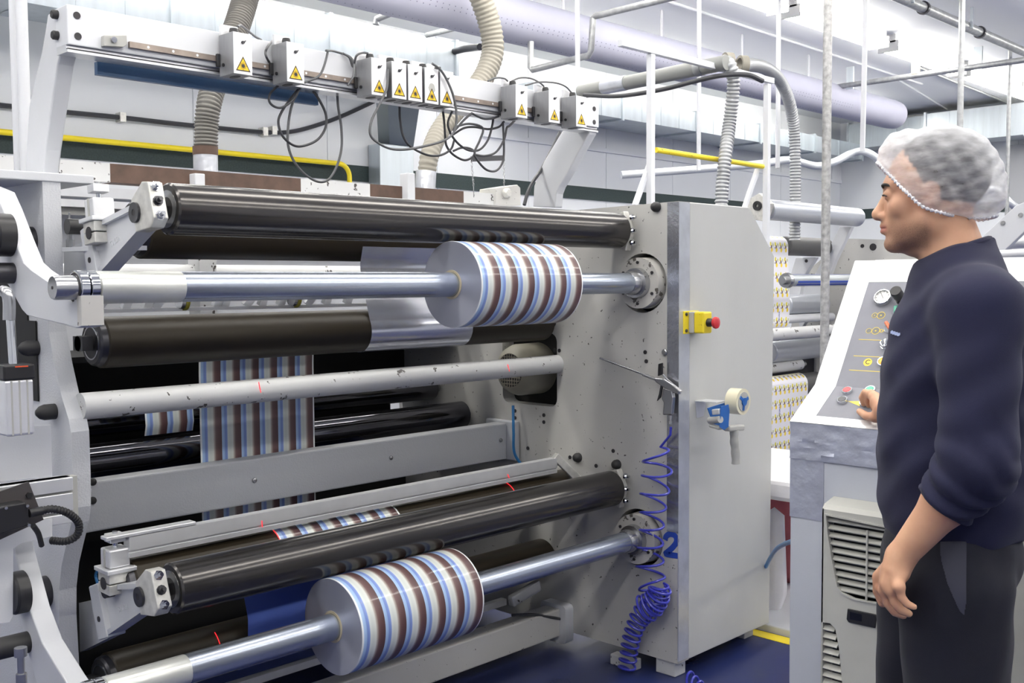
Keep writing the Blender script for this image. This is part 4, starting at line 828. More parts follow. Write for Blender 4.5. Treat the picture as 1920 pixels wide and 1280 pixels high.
for k in range(9):
    a = fr(1541, 1172+k*14.5); b = fr(min(1580, 1560+k*2.6), 1172+k*14.5); m = MB(); m.obox(Vector((UX+.010, (a.y+b.y)/2, a.z-.006)), EY, Vector((1, 0, .8)), Vector((-.8, 0, 1)), abs(a.y-b.y)/2+.004, .0085, .0018); m.build('vent_slat', M['cream'], cu_, smooth=False)
a, b = fr(1589, 1140), fr(1644, 1178); m = MB(); m.prism([fr(1590,1140)-EX*.004, fr(1643,1151)-EX*.004, fr(1645,1156)-EX*.004, fr(1642,1177)-EX*.004, fr(1592,1166)-EX*.004, fr(1588,1160)-EX*.004], (.005, 0, 0)); dp = m.build('display_bezel', M['black'], cu_, bevel=.002)
m = MB(); m.prism([fr(1595,1146)-EX*.0045, fr(1617,1151)-EX*.0045, fr(1617,1164)-EX*.0045, fr(1595,1160)-EX*.0045], (.001, 0, 0)); m.build('display_window', pmat('display', (16,18,26), .1), dp, smooth=False)
# things seen in the gap between machine and console
t = thing('padded_table', P(1465, 850, y=2.6), 'low table wrapped in white plastic, seen between cabinet and console', 'table')
m = MB(); z1 = P(1465, 835, y=2.75).z; m.box((3.93, 1.9, z1-.09), (4.7, 2.9, z1)); m.build('padded_top', M['bagwhite'], t, bevel=.02)
for a, b in ((4.02, 1.95), (4.64, 1.95), (4.02, 2.85), (4.64, 2.85)): m = MB(); m.box((a-.02, b-.02, .16), (a+.02, b+.02, z1-.09)); m.build('leg', M['white'], t, smooth=False)
z2 = P(1463, 1115, y=2.5).z; m = MB(); m.box((3.93, 1.9, z2-.06), (4.75, 2.9, z2)); m.build('lower_shelf', M['white'], t, bevel=.006)
for a, b in ((4.02, 1.95), (4.64, 1.95), (4.02, 2.85), (4.64, 2.85)): m = MB(); m.box((a-.025, b-.025, 0), (a+.025, b+.025, z2-.06)); m.build('foot', M['white'], t, smooth=False)
def sack(name, c, sx, sy, h, mt, label, seed):
    r_ = np.random.RandomState(seed); mm = MB(); rs = []; n = 28; ph = r_.rand(6)*6.28
    for j in range(14):
        f_ = j/13; rad = (1-.25*f_)*(.55+.45*min(1, f_*6)) if f_ < .93 else .55*(1-f_)*9
        rs.append([(c[0]+sx*rad*math.cos(2*math.pi*i/n)*(1+.07*math.sin(5*i/n*6.28+ph[0]+f_*3)), c[1]+sy*rad*math.sin(2*math.pi*i/n)*(1+.06*math.sin(7*i/n*6.28+ph[1]-f_*2)), c[2]+h*f_) for i in range(n)])
    mm.rings(rs); return tag(mm.build(name, mt, ang=60), label, 'bag')
rb_, wb_ = P(1472, 1090, y=2.62), P(1451, 1090, y=2.42)
sack('red_bag', (rb_.x, 2.62, z2), .12, .14, z1-.09-z2-.06, M['bagred'], 'red bag in a clear liner standing on the low shelf', 4)
sack('white_bag', (wb_.x, 2.42, z2), .05, .06, z1-.09-z2-.08, M['bagwhite'], 'crumpled white plastic bag beside the red bag', 9)
m = MB(); m.tube(crom([P(1436, 1062, y=2.28), P(1443, 1048, y=2.2), P(1455, 1030, y=2.0), P(1470, 1020, y=1.8), P(1484, 1015, y=1.6), P(1492, 1013, y=1.46)]), .008, 10); tag(m.build('air_hose', M['airblue']), 'short bright blue hose bending between cabinet and console', 'hose')
# ================================================================== background: ducts, pipes, hoses
def duct(name, lo, hi, label, axis, seams, cat='duct'):
    c = [(lo[i]+hi[i])/2 for i in range(3)]; t = thing(name, c, label, cat, 'galvanised ducts')
    L0, L1 = lo[axis], hi[axis]; n = max(1, round((L1-L0)/seams)); 
    for k in range(n):
        a, b = list(lo), list(hi); a[axis] = L0+(L1-L0)*k/n+.002; b[axis] = L0+(L1-L0)*(k+1)/n-.002
        mm = MB(); mm.box(a, b); mm.build('duct_section', M['galv'], t, smooth=False)
        e = .018; a2 = [lo[i]-e for i in range(3)]; b2 = [hi[i]+e for i in range(3)]; a2[axis] = b[axis]-.012; b2[axis] = b[axis]+.016
        mm = MB(); mm.box(a2, b2); mm.build('duct_flange', M['galv'], t, smooth=False)
        for j in range(1, 4):
            a3, b3 = list(lo), list(hi); w = (L1-L0)/n; a3[axis] = L0+w*(k+j/4)-.003; b3[axis] = a3[axis]+.006
            o = 1 if axis == 0 else 0; a3[o] -= .003; mm = MB(); mm.box(a3, b3); mm.build('duct_rib', M['galv'], t, smooth=False)
    return t
zt, zb_ = P(855, 80, y=6.1).z, P(855, 150, y=6.1).z; xr = P(855, 100, y=6.1).x
duct('air_duct', (-1.5, 6.1, zb_), (xr, 6.5, min(zt, ZC-.08)), 'grey sheet-metal duct behind the laser beam, ending above the row of five', 0, 1.15)
zt, zb_ = P(1140, 179, y=6.25).z, P(1140, 218, y=6.25).z
xr2 = P(1448, 250, y=6.25).x
duct('air_duct', (P(1000, 190, y=6.25).x, 6.25, zb_), (XF-.5, YB-.03, zt), 'long galvanised duct along the back wall behind the white frame', 0, 1.3)
FX = 12.7
duct('air_duct', (FX, -1.5, P(1860, 258, x=FX).z), (FX+.45, P(1735, 230, x=FX).y, min(ZC-.1, P(1860, 193, x=FX).z)), 'bright galvanised duct across the far end above the hairnet', 1, 1.2)
c = P(1690, 230, x=FX+.1); duct('air_duct', (FX+.1, c.y-.55, c.z-.26), (FX+.5, c.y+.7, min(ZC-.1, c.z+.28)), 'dull grey duct section at the far corner, left of the hairnet top', 1, .6)
# chute down the wall
t = thing('duct_drop', P(740, 330, y=6.5), 'slanting sheet-metal chute with square lower box on the back wall', 'duct')
m = MB(); a, b = P(712, 268, y=6.64), P(776, 345, y=6.64); m.box((a.x, 6.64, 1.9), (b.x, YB-.01, a.z)); m.build('chute_box', M['galv'], t, bevel=.006)
a2, b2 = P(727, 195, y=6.3), P(787, 195, y=6.3); m = MB()
m.add([(a.x+.1, 6.64, a.z), (b.x, 6.64, a.z), (b.x, 6.78, a.z), (a.x+.1, 6.78, a.z), (a2.x, 6.3, a2.z+.03), (b2.x, 6.3, a2.z+.03), (b2.x, 6.44, a2.z+.03), (a2.x, 6.44, a2.z+.03)], [(0,1,5,4), (1,2,6,5), (2,3,7,6), (3,0,4,7), (0,3,2,1), (4,5,6,7)]); m.build('chute_slope', pmat('chute_grey', (140,148,150), .4, metal=.6, var=.1), t, smooth=False)
# fabric air duct under the ceiling
t = thing('fabric_duct', (6, 4.95, 3.24), 'long lilac-grey fabric air duct under the ceiling with pinholes', 'air duct')
m = MB(); m.lathe((1.0, 4.95, 3.24), EX, [(0, .145), (.02, .15), (9.75, .15), (9.87, .143), (9.93, .11), (9.95, .04)], 40); m.build('fabric_tube', M['purple'], t)
m = MB()
for k in range(150):
    for a in (-100, -150, -160):
        aa = math.radians(a); p = Vector((2.2+k*.05, 4.95+.1505*math.cos(aa), 3.24+.1505*math.sin(aa))); m.cyl(p, p*1.0+Vector((0, -math.cos(aa)*.001, -math.sin(aa)*.001)), .004, 5)
m.build('air_holes', pmat('hole_grey', (104,104,124), .8), t, smooth=False)['kind'] = 'stuff'
for k, px in enumerate((1187, 1310, 1397, 1485, 1560)):
    x = 5.6+k*1.15; m = MB(); m.box((x-.012, 4.945, 3.385), (x+.012, 4.955, ZC)); m.build('hanger', M['wpipe'], t, smooth=False)
# ceiling pipes
def pipe(pts, r, mt, label, group='pipes', sm=True, n=6, name='pipe', cat='pipe'):
    mm = MB(); mm.tube(crom(pts, n) if sm else pts, r, 14); return tag(mm.build(name, mt), label, cat, group)
def clampring(p, d, r, par=None):
    mm = MB(); mm.ring(p-d*.012, d, r, r+.012, .024, 16); return mm
t = thing('ceiling_pipe', (8.5, 3.25, 3.5), 'thick grey pipe slung under the ceiling at upper right', 'pipe', 'pipes')
m = MB(); m.cyl((2, 3.25, 3.46), (XF, 3.27, 3.46), .037, 18); m.build('pipe_run', M['pipe'], t)
for px in (1757, 1853):
    p = P(px, 10 if px < 1800 else 58, z=3.46); m = clampring(Vector((p.x, 3.26, 3.46)), EX, .037); m.build('pipe_clamp', M['flange'], t)
    m = MB(); m.box((p.x-.03-.25, 3.21, ZC-.16), (p.x-.015-.25, 3.23, ZC)); m.build('hanger', M['galv'], t, smooth=False)
t = thing('ceiling_pipe', (9.48, 4.2, 3.35), 'galvanised pipe crossing under the lamps from left to right', 'pipe', 'pipes')
m = MB(); m.cyl((9.48, 5.6, 3.35), (9.48, -2, 3.35), .026, 16); m.build('pipe_run', M['pipe'], t)
for px, py in ((1594, 158), (1834, 124)):
    p = P(px, py, x=9.48); m = MB(); m.box((9.47, p.y-.035, 3.31), (9.49, p.y+.035, ZC-.08)); m.build('hanger', M['galv'], t, smooth=False)
p = P(1717, 142, x=9.48); m = MB(); m.box((9.45, p.y-.03, 3.36), (9.5, p.y+.03, ZC)); m.build('brass_bracket', pmat('brass_worn', (190,170,140), .5), t, smooth=False)
pipe([(5.9, 4.72, 3.585), (11.2, 4.80, 3.585)], .012, M['wpipe'], 'thin white conduit running along the ceiling above the fabric duct', sm=False)
pipe([(10.3, 4.45, 3.585), (XF, 4.6, 3.585)], .014, M['pipe'], 'thin grey conduit on the ceiling beyond the cross pipe', sm=False)
pipe([P(1685, 150, z=3.58), P(1775, 205, z=3.58)], .012, M['wpipe'], 'short white conduit on the ceiling beside the brass bracket', sm=False)
GX = 5.2
pipe([P(1290, -12, x=GX), P(1117, 30, x=GX), P(1112, 34, x=GX), P(1108, 95, x=GX), P(1104, 104, x=GX), P(998, 131, x=GX), P(995, 126, x=GX), P(995, 78, x=GX)], .021, M['pipe'], 'grey pipe with two right-angle bends in front of the fabric duct', sm=False)
pipe([P(705, 46, y=5.7), P(706, 36, y=5.7), P(735, 24, y=5.6), P(770, 12, y=5.5), Vector((P(770, 12, y=5.5).x, 5.45, ZC))], .022, M['pipe'], 'bent grey pipe at the top above the galvanised duct', sm=False)
pipe([P(800, 66, y=6.0), P(865, 50, y=5.6), P(980, 68, y=5.6)], .02, M['pipe'], 'grey pipe passing behind the pale hose near the ceiling', sm=False)
pipe([P(848, 97, y=6.12), P(870, 92, y=6.0), P(900, 88, y=5.7)], .026, M['flange'], 'short dark pipe stub between hose and ceiling', sm=False)
# posts and rods
def vpost(px, py0, py1, d, r, mt, label, z0=None, z1=None):
    a = P(px, (py0+py1)/2, d=d); mm = MB(); mm.cyl((a.x, a.y, P(px, py1, d=d).z if z0 is None else z0), (a.x, a.y, ZC if z1 is None else z1), r, 14); return tag(mm.build('vertical_pipe', mt), label, 'pipe', 'vertical pipes')
vpost(1549, 0, 700, 5.4, .0225, pmat('spangled_pipe', (176,176,176), .45, metal=.5, var=.35, vscale=40), 'tall spotted galvanised post left of the operator', 0)
vpost(1802, 0, 260, 7.2, .0205, M['pipe'], 'grey vertical pipe rising behind the hairnet', 0)
vpost(1083, 0, 170, 6.0, .014, M['wpipe'], 'white vertical rod above the three laser boxes', P(1083, 170, d=6.0).z)
a, b = P(1627, 62, d=6.6), P(1617, 283, d=6.6); m = MB(); m.bar(b, (b.x-.01, b.y-.02, ZC), .028, .015, up=(1, 0, 0)); tag(m.build('hanging_strip', M['wpipe'], smooth=False), 'white flat strip hanging from the ceiling to the bent pipe', 'hanger')
for px, py0, py1, d, lab in ((1310, 165, 320, 7.0, 'white flat hanger behind the metal hose'), (1458, 95, 315, 7.2, 'white flat hanger right of the frame post')):
    b = P(px, py1, d=d); m = MB(); m.bar(b, (b.x, b.y, ZC), .045, .02, up=(1, -1, 0)); tag(m.build('hanging_strip', M['wpipe'], smooth=False), lab, 'hanger', 'hanging strips')
# bent pale pipe running right to the operator's head
pts = [P(1165, 328, y=5.8), P(1300, 318, y=5.4), P(1420, 308, y=5.0), P(1480, 300, y=4.85), P(1530, 311, y=4.75), P(1565, 303, y=4.65), P(1595, 288, y=4.6), P(1620, 284, y=4.5), P(1648, 300, y=4.4), P(1700, 350, y=4.3), P(1790, 400, y=4.1), P(1860, 355, y=3.8), P(1900, 385, y=3.6), P(1960, 420, y=3.5)]
pipe(pts, .034, pmat('pale_pipe', (206,210,216), .35, metal=.3), 'pale bent pipe snaking along the wall behind the operator', n=10)
# yellow gas pipe on the wall
m = MB(); e = P(655, 305, y=6.70); zz = 2.43
m.tube([(XL+.1, 6.70, zz), (0, 6.70, zz), (e.x-.10, 6.70, zz)]+[(e.x-.10+.1*math.sin(k*math.pi/16), 6.70, zz-.1+.1*math.cos(k*math.pi/16)) for k in range(1, 9)]+[(e.x, 6.70, zz-.24)], .019, 12)
for xx in (): pass
tag(m.build('gas_pipe', M['yellow']), 'long yellow gas pipe along the back wall with bent end', 'pipe')
# cable run
pts = [P(a, b, y=YB-.045) for a, b in ((-40,192), (0,197), (100,208), (225,220), (330,232), (430,242), (500,248), (545,247), (590,236), (640,218), (695,193), (720,180))]
m = MB(); m.tube(crom(pts, 5), .016, 8); t = tag(m.build('cable_run', M['cabled']), 'dark cable bundle sagging along the back wall', 'cable')
for px, py in ((228, 220), (495, 247), (512, 245)):
    p = P(px, py, y=YB-.045); m = MB(); m.box((p.x-.02, YB-.07, p.z-.03), (p.x+.02, YB, p.z+.03)); m.build('cable_clip', M['aludirty'], t, smooth=False)
# ------------------------------------------------------------------ unwind stand behind the machine
uw = thing('unwind_stand', (3.2, 4.6, 0), 'white unwinding stand behind the machine with a rusted cross bar', 'machine')
m = MB(); m.box((1.35, 4.62, 0), (4.9, 5.3, 1.90)); m.build('stand_body', M['white'], uw, bevel=.01)
p0, p1 = P(96, 292, y=4.4), P(970, 365, y=4.4)
m = MB(); m.box((1.5, 4.4, 1.94), (2.05, 4.5, 2.02)); m.build('cross_bar', M['chipped'], uw, smooth=False)
m = MB(); m.box((2.05, 4.4, 1.94), (3.02, 4.5, 2.02)); m.build('rusted_bar', M['rusty'], uw, smooth=False)
m = MB(); m.box((3.02, 4.4, 1.94), (3.45, 4.5, 2.02)); m.build('cross_bar', M['chipped'], uw, smooth=False)
m = MB(); m.box((3.45, 4.4, 1.94), (4.12, 4.5, 2.02)); m.build('rusted_bar', M['rusty'], uw, smooth=False)
m = MB(); m.box((4.12, 4.4, 1.94), (4.5, 4.5, 2.02)); m.build('cross_bar', M['chipped'], uw, smooth=False)
m = MB(); m.prism([P(a, b, y=4.38) for a, b in ((930,352), (970,346), (976,352), (977,385), (930,385))], (0, .14, 0)); m.build('end_plate', M['plate'], uw, bevel=.004)
c = P(948, 362, y=4.38); m = MB(); m.lathe(c, (0, -1, 0), [(0, .03), (.02, .028), (.03, .02)], 16); m.build('pivot_boss', M['aludirty'], uw)
for px in (385, 775):
    c = P(px, 320, y=4.4); m = MB(); m.box((c.x-.08, 4.35, 1.86), (c.x-.03, 4.42, c.z-.02)); m.build('clamp_lug', M['white'], uw, bevel=.004)
m = MB(); m.box((1.35, 4.3, 1.86), (4.9, 4.62, 1.9)); m.build('top_shelf', M['white'], uw, smooth=False)
for xx in (1.5, 4.45):
    m = MB(); m.box((xx-.05, 4.4, 0), (xx+.05, 4.6, 1.94)); m.build('leg', M['white'], uw, bevel=.004)
c = P(905, 377, y=4.5); m = MB(); m.box((c.x-.12, 4.5, c.z-.035), (c.x+.1, 4.52, c.z+.015)); m.build('glowing_box', M['ygreen'], uw, smooth=False)  # translucent yellow-green box, its brightness put in as emission
# knife holders
lab = ['small aluminium knife holder in the row above the drum, place %s from the left' % w for w in ('first', 'second', 'third', 'fourth', 'fifth', 'sixth', 'seventh', 'eighth', 'ninth', 'tenth', 'eleventh', 'twelfth')]
for k, px in enumerate((192, 245, 285, 300, 415, 430, 470, 500, 535, 585, 620, 660)):
    c = P(px, 570, y=3.42); t = thing('knife_holder', c, lab[k], 'knife holder', 'slitting knife holders'); h = .05
    m = MB(); m.bar((c.x-.012, 3.44, 1.42), (c.x+.012+(.02 if k % 3 == 0 else -.01), 3.42, 1.42+h+.01), .03, .024, up=(0, 1, 0)); m.build('holder_block', M['alu'], t, bevel=.002)
    m = MB(); m.cyl((c.x+.004, 3.40, 1.45), (c.x+.004, 3.412, 1.45), .006, 8); m.build('screw', M['ink'], t)
for k, px in enumerate((330, 540)):
    c = P(px, 578, y=3.42); t = thing('round_knife', (c.x, 3.42, 1.45), ['round slitting knife with yellow rim, left of the two', 'round slitting knife with yellow rim, right of the two'][k], 'knife', 'round knives')
    m = MB(); m.lathe((c.x, 3.40, 1.446), EX, [(0, .01), (0, .03), (.012, .032), (.012, .012)], 24); m.build('blade', M['steel'], t)
    m = MB(); m.ring((c.x+.014, 3.40, 1.446), EX, .028, .036, .012, 24); m.build('rim', pmat('olive_rim', (150,144,50), .5), t)
# ------------------------------------------------------------------ corrugated hoses
t = thing('suction_hose', P(385, 340, y=4.5), 'grey corrugated suction hose rising behind the first laser box', 'hose', 'corrugated hoses')
corrugated('hose_tube', [P(386, 285, y=4.5), P(387, 235, y=4.5), P(393, 190, y=4.5), P(406, 145, y=4.55), P(425, 95, y=4.6), P(444, 50, y=4.65), P(458, 5, y=4.7), P(472, -45, y=4.75)], lambda u: .056+.012*u, M['hose'], t, pitch=.017, amp=.14)
m = MB(); a = P(385, 283, y=4.5); m.cyl((a.x, 4.5, 1.9), (a.x, 4.5, a.z), .056, 24); m.build('hose_collar', M['foil'], t)
m = MB(); m.cyl((a.x, 4.5, a.z-.02), (a.x, 4.5, a.z+.02), .058, 24); m.build('rusty_band', M['rusty'], t)
t = thing('suction_hose', P(798, 370, y=4.5), 'pale corrugated suction hose curving behind the row of five boxes', 'hose', 'corrugated hoses')
corrugated('hose_tube', [P(800, 325, y=4.5), P(806, 290, y=4.5), P(822, 250, y=4.55), P(852, 210, y=4.58), P(888, 170, y=4.6), P(912, 135, y=4.6), P(924, 95, y=4.6), P(919, 50, y=4.6), P(905, 5, y=4.6), P(888, -40, y=4.6)], lambda u: .053+.018*min(1, u*1.3), M['hosel'], t, pitch=.028, amp=.1)
a = P(799, 325, y=4.5); m = MB(); m.cyl((a.x-.02, 4.5, 1.9), (a.x, 4.5, a.z+.01), .058, 24); m.build('foil_collar', M['foil'], t)
t = thing('metal_hose', P(1350, 385, y=3.1), 'silver ribbed metal hose dropping to the cabinet top', 'hose', 'corrugated hoses')
hp = [P(1352, 392, y=2.95), P(1355, 340, y=2.95), P(1361, 285, y=2.95), P(1368, 230, y=2.97), P(1374, 180, y=2.95), P(1375, 145, y=2.94), P(1368, 122, y=2.95), P(1358, 114, y=3.0)]
corrugated('hose_tube', hp, .035, M['hosem'], t, pitch=.019, amp=.2)
t = thing('metal_hose', P(1490, 430, y=3.8), 'silver ribbed metal hose arching over to the second machine', 'hose', 'corrugated hoses')
corrugated('hose_tube', [P(1490, 450, y=3.6), P(1491, 380, y=3.6), P(1491, 300, y=3.6), P(1488, 235, y=3.6), P(1478, 185, y=3.55), P(1460, 148, y=3.5), P(1435, 128, y=3.4), P(1410, 122, y=3.3), P(1392, 125, y=3.25)], .039, M['hosem'], t, pitch=.021, amp=.2)
# branch pipe feeding both hoses
t = thing('branch_pipe', P(1230, 140, x=4.55), 'grey branch pipe with silver tape joint feeding the metal hoses', 'pipe')
a, b = P(1088, 173, x=4.55), P(1362, 117, x=4.55); m = MB(); m.cyl(a, b, .038, 20); m.build('pipe_run', pmat('grey_pvc', (142,144,142), .5, var=.08), t)
d = (b-a).normalized(); c = P(1150, 160, x=4.55); m = MB(); m.cyl(c-d*.07, c+d*.09, .041, 20); m.build('tape_joint', M['foil'], t)
c = P(1312, 127, x=4.55); m = MB(); m.cyl(c-d*.02, c+d*.02, .043, 20); m.build('collar', M['pipe'], t)
for px, py in ((1362, 118), (1390, 122)):
    c = P(px, py, y=3.0 if px < 1380 else 3.2); m = MB(); m.ring(c-EX*.02, Vector((1, -.6, 0)), .036, .05, .04, 24); m.build('hose_clamp', M['hosel'], t)
m = MB(); m.cyl(P(1355, 116, y=3.22), P(1392, 124, y=3.3), .032, 18); m.build('tee', M['hosel'], t)
m = MB(); m.tube(crom([P(1095, 178, x=4.5), P(1160, 180, x=4.5), P(1240, 168, x=4.5), P(1300, 153, x=4.5), P(1350, 142, x=4.5), P(1400, 140, x=4.6), P(1430, 152, x=4.7)], 8), .012, 10); tag(m.build('sagging_cable', M['cabled']), 'dark cable sagging under the grey branch pipe', 'cable')
# white steel frame behind the cabinet
t = thing('pipe_rack', P(1330, 390, y=3.0), 'white square-tube frame standing behind the cabinet', 'frame')
def sq(name, a, b, w, mt=M['wpipe'], upv=(0, 1, 0)): mm = MB(); mm.bar(a, b, w, w, up=upv); mm.build(name, mt, t, bevel=.002)
a = P(1220, 385, y=3.0); sq('frame_post', (a.x, 3.0, 1.2), (a.x, 3.0, P(1217, 101, y=3.0).z), .03)
b = P(1437, 390, y=3.0); sq('frame_post', (b.x, 3.0, 1.0), (b.x, 3.0, P(1432, 156, y=3.0).z), .03)
zz = P(1217, 98, y=3.0).z+.01; sq('frame_rail', (P(1163, 86, y=3.0).x, 3.0, zz), (b.x+.05, 3.0, zz), .03)
sq('brace', P(1221, 300, y=3.02), P(1190, 386, y=3.02), .022); sq('brace', P(1420, 318, y=3.02), P(1395, 392, y=3.02), .022)
m = MB(); m.cyl(P(1230, 281, y=3.0), P(1430, 312, y=3.0), .013, 12); m.build('yellow_bar', M['yellowd'], t)
# hanging chain bar
t = thing('chain_bar', P(915, 298, y=4.4), 'short grey bar with two chains hanging by the cable tangle', 'chain bar')
a, b = P(884, 298, y=4.4), P(945, 296, y=4.4); m = MB(); m.bar(a, b, .012, .03); m.build('bar', M['flange'], t, smooth=False)
for p, e in ((a, P(888, 350, y=4.4)), (b, P(945, 345, y=4.4))):
    L_ = (e-p).length; n = int(L_/.02)
    for k in range(n):
        c = p+(e-p)*((k+.5)/n); m = MB(); ax = EX if k % 2 else EY; pts = [c+ax*.005*math.cos(2*math.pi*j/10)+EZ*.012*math.sin(2*math.pi*j/10) for j in range(11)]; m.tube(pts, .0016, 5, False); m.build('chain_link', M['steel'], t)
    m = MB(); m.cyl(e, (e.x, e.y, 1.99), .003, 6); m.build('chain_pin', M['steel'], t)
# ------------------------------------------------------------------ second machine beyond the cabinet
m2 = thing('second_rewinder', (6.6, 3.6, 0), 'second white rewinding machine behind the cabinet and console', 'machine')
PX = 7.25
m = MB(); m.prism([P(a, b, x=PX) for a, b in ((1585,447), (1690,450), (1900,452), (1900,1300), (1400,1300), (1400,1050), (1440,850), (1500,520))], (.06, 0, 0)); m.build('side_plate', M['plate'], m2, smooth=False)
for px, py, r in ((1617, 461, .014), (1637, 463, .026)):
    c = P(px, py, x=PX); m = MB(); m.cyl(c+EX*.01, c-EX*.002, r, 18); m.build('plate_hole', M['ink'], m2)
m = MB(); m.prism([P(a, b, x=PX-.15) for a, b in ((1575,425), (1596,425), (1565,490), (1545,545), (1500,620), (1490,560), (1530,510))], (.05, 0, 0)); m.build('roller_arm', M['white'], m2, bevel=.004)
m = MB(); m.prism([P(a, b, x=PX-.35) for a, b in ((1492,483), (1530,482), (1505,520), (1498,560), (1478,560), (1482,515))], (.05, 0, 0)); ar = m.build('roller_arm', M['white'], m2, bevel=.004)
c = P(1512, 489, x=PX-.352); m = MB(); m.cyl(c, c-EX*.003, .012, 12); m.build('arm_hole', M['ink'], ar)
m = MB(); m.box((5.4, 3.9, .0), (PX, 4.0, 1.1)); m.build('dark_rear_sheet', pmat('m2_dark', (60,60,62), .6), m2, smooth=False)
def m2roller(px0, py0, px1, py1, y, r, mt, label, name='machine_roller'):
    a, b = P(px0, py0, y=y), P(px1, py1, y=y); z = (a.z+b.z)/2; t_ = thing(name, ((a.x+b.x)/2, y, z), label, 'roller', 'rollers of the second machine')
    mm = MB(); mm.lathe((a.x, y, z), EX, [(0, r-.006), (.006, r), (b.x-a.x-.006, r), (b.x-a.x, r-.006)], 40); mm.build('roller_shell', mt, t_)
    mm = MB(); mm.cyl((a.x-.05, y, z), (b.x+.06, y, z), .02, 14); mm.build('journal', M['steel'], t_); return t_
m2l = pmat('pale_roller', (186,190,198), .3, metal=.5); m2d = pmat('charcoal_roller', (92,92,92), .45)
r0 = m2roller(1437, 391, 1607, 409, 3.55, .066, m2l, 'pale pressure roller at the top of the second machine')
c = P(1424, 386, y=3.55); m = MB(); m.prism([Vector((c.x-.02, 3.50, c.z-.1)), Vector((c.x-.02, 3.62, c.z-.08)), Vector((c.x-.02, 3.63, c.z+.04)), Vector((c.x-.02, 3.54, c.z+.08)), Vector((c.x-.02, 3.46, c.z+.01))], (.05, 0, 0)); eb = m.build('end_block', M['aludirty'], r0, bevel=.004)
cc = Vector((c.x-.022, 3.55, c.z)); m = MB(); m.ring(cc-EX*.01, EX, .01, .03, .012, 20); m.build('pivot_ring', M['black'], eb)
m2roller(1470, 461, 1548, 464, 3.75, .066, m2d, 'charcoal roller of the second machine with lemon film over it')
m2roller(1468, 570, 1540, 572, 3.8, .075, m2l, 'pale roller below the coloured shaft of the second machine')
m2roller(1465, 597, 1560, 595, 3.75, .03, M['wpipe'], 'thin white bar of the second machine under the pale roller')
m2roller(1440, 628, 1575, 618, 3.55, .042, M['chipped'], 'chipped white tie bar of the second machine')
m2roller(1440, 662, 1575, 645, 3.75, .075, m2l, 'wide pale roller low in the second machine')
m2roller(1440, 690, 1500, 683, 3.75, .04, M['chipped'], 'short white bar above the lower lemon film')
m2roller(1440, 727, 1530, 715, 3.72, .07, m2d, 'dark roller carrying the lower lemon film')
t = thing('second_shaft', P(1520, 525, y=3.42), 'grey shaft with blue stripes on the second machine', 'shaft')
a, b = P(1478, 525, y=3.42), P(1700, 525, y=3.42); z = 1.502
m = MB(); m.cyl((a.x, 3.42, z), (7.2, 3.42, z), .038, 32); sh = m.build('shaft_tube', pmat('shaft_grey', (176,182,186), .35, metal=.4), t)
for an in (75, 195, 225):
    aa = math.radians(an); m = MB(); c0 = Vector((a.x+.06, 3.42+.0375*math.cos(aa), z+.0375*math.sin(aa))); m.bar(c0, c0+EX*1.2, .014, .003, up=(0, math.cos(aa), math.sin(aa))); m.build('blue_stripe', M['navyblue'], sh, smooth=False)
m = MB(); m.lathe((a.x-.02, 3.42, z), EX, [(-.06, .025), (-.02, .026), (-.02, .045), (0, .05), (.012, .05), (.012, .042), (.03, .042), (.03, .03)], 28); m.build('bearing', M['steel'], t)
# lemon film
def lemon(name):
    m_, nt, b_ = newmat(name); L = nt.links; uv = nd(nt, 'ShaderNodeUVMap'); sp = nd(nt, 'ShaderNodeSeparateXYZ'); L.new(uv.outputs[0], sp.inputs[0])
    def math_(op, a, b=None):
        n = nd(nt, 'ShaderNodeMath', operation=op)
        for i, v in enumerate((a, b)):
            if v is None: continue
            if isinstance(v, (int, float)): n.inputs[i].default_value = v
            else: L.new(v, n.inputs[i])
        return n.outputs[0]
    u = math_('FRACT', sp.outputs[0]); v = math_('FRACT', sp.outputs[1]); col = lin((240,238,244))
    cur = None
    def ell(cx, cy, rx, ry, c, rot=0):
        nonlocal cur
        dx, dy = math_('SUBTRACT', u, cx), math_('SUBTRACT', v, cy)
        ca, sa = math.cos(rot), math.sin(rot)
        ex = math_('ADD', math_('MULTIPLY', dx, ca), math_('MULTIPLY', dy, sa)); ey = math_('SUBTRACT', math_('MULTIPLY', dy, ca), math_('MULTIPLY', dx, sa))
        ex, ey = math_('DIVIDE', ex, rx), math_('DIVIDE', ey, ry)
        msk = math_('LESS_THAN', math_('ADD', math_('MULTIPLY', ex, ex), math_('MULTIPLY', ey, ey)), 1.0)
        mx = nd(nt, 'ShaderNodeMix', data_type='RGBA'); mx.inputs[6].default_value = col; mx.inputs[7].default_value = lin(c)
        if cur: L.new(cur, mx.inputs[6])
        L.new(msk, mx.inputs[0]); cur = mx.outputs[2]
    ell(.30, .84, .17, .13, (238,224,64), .5); ell(.44, .62, .13, .16, (104,70,58), -.5); ell(.52, .44, .2, .14, (244,214,52), .2); ell(.78, .78, .12, .1, (176,186,130)); ell(.78, .78, .07, .06, (214,216,170)); ell(.16, .58, .06, .05, (70,60,60))
    L.new(cur, b_.inputs['Base Color']); b_.inputs['Roughness'].default_value = .3; return m_
M['lemon'] = lemon('lemon_print')
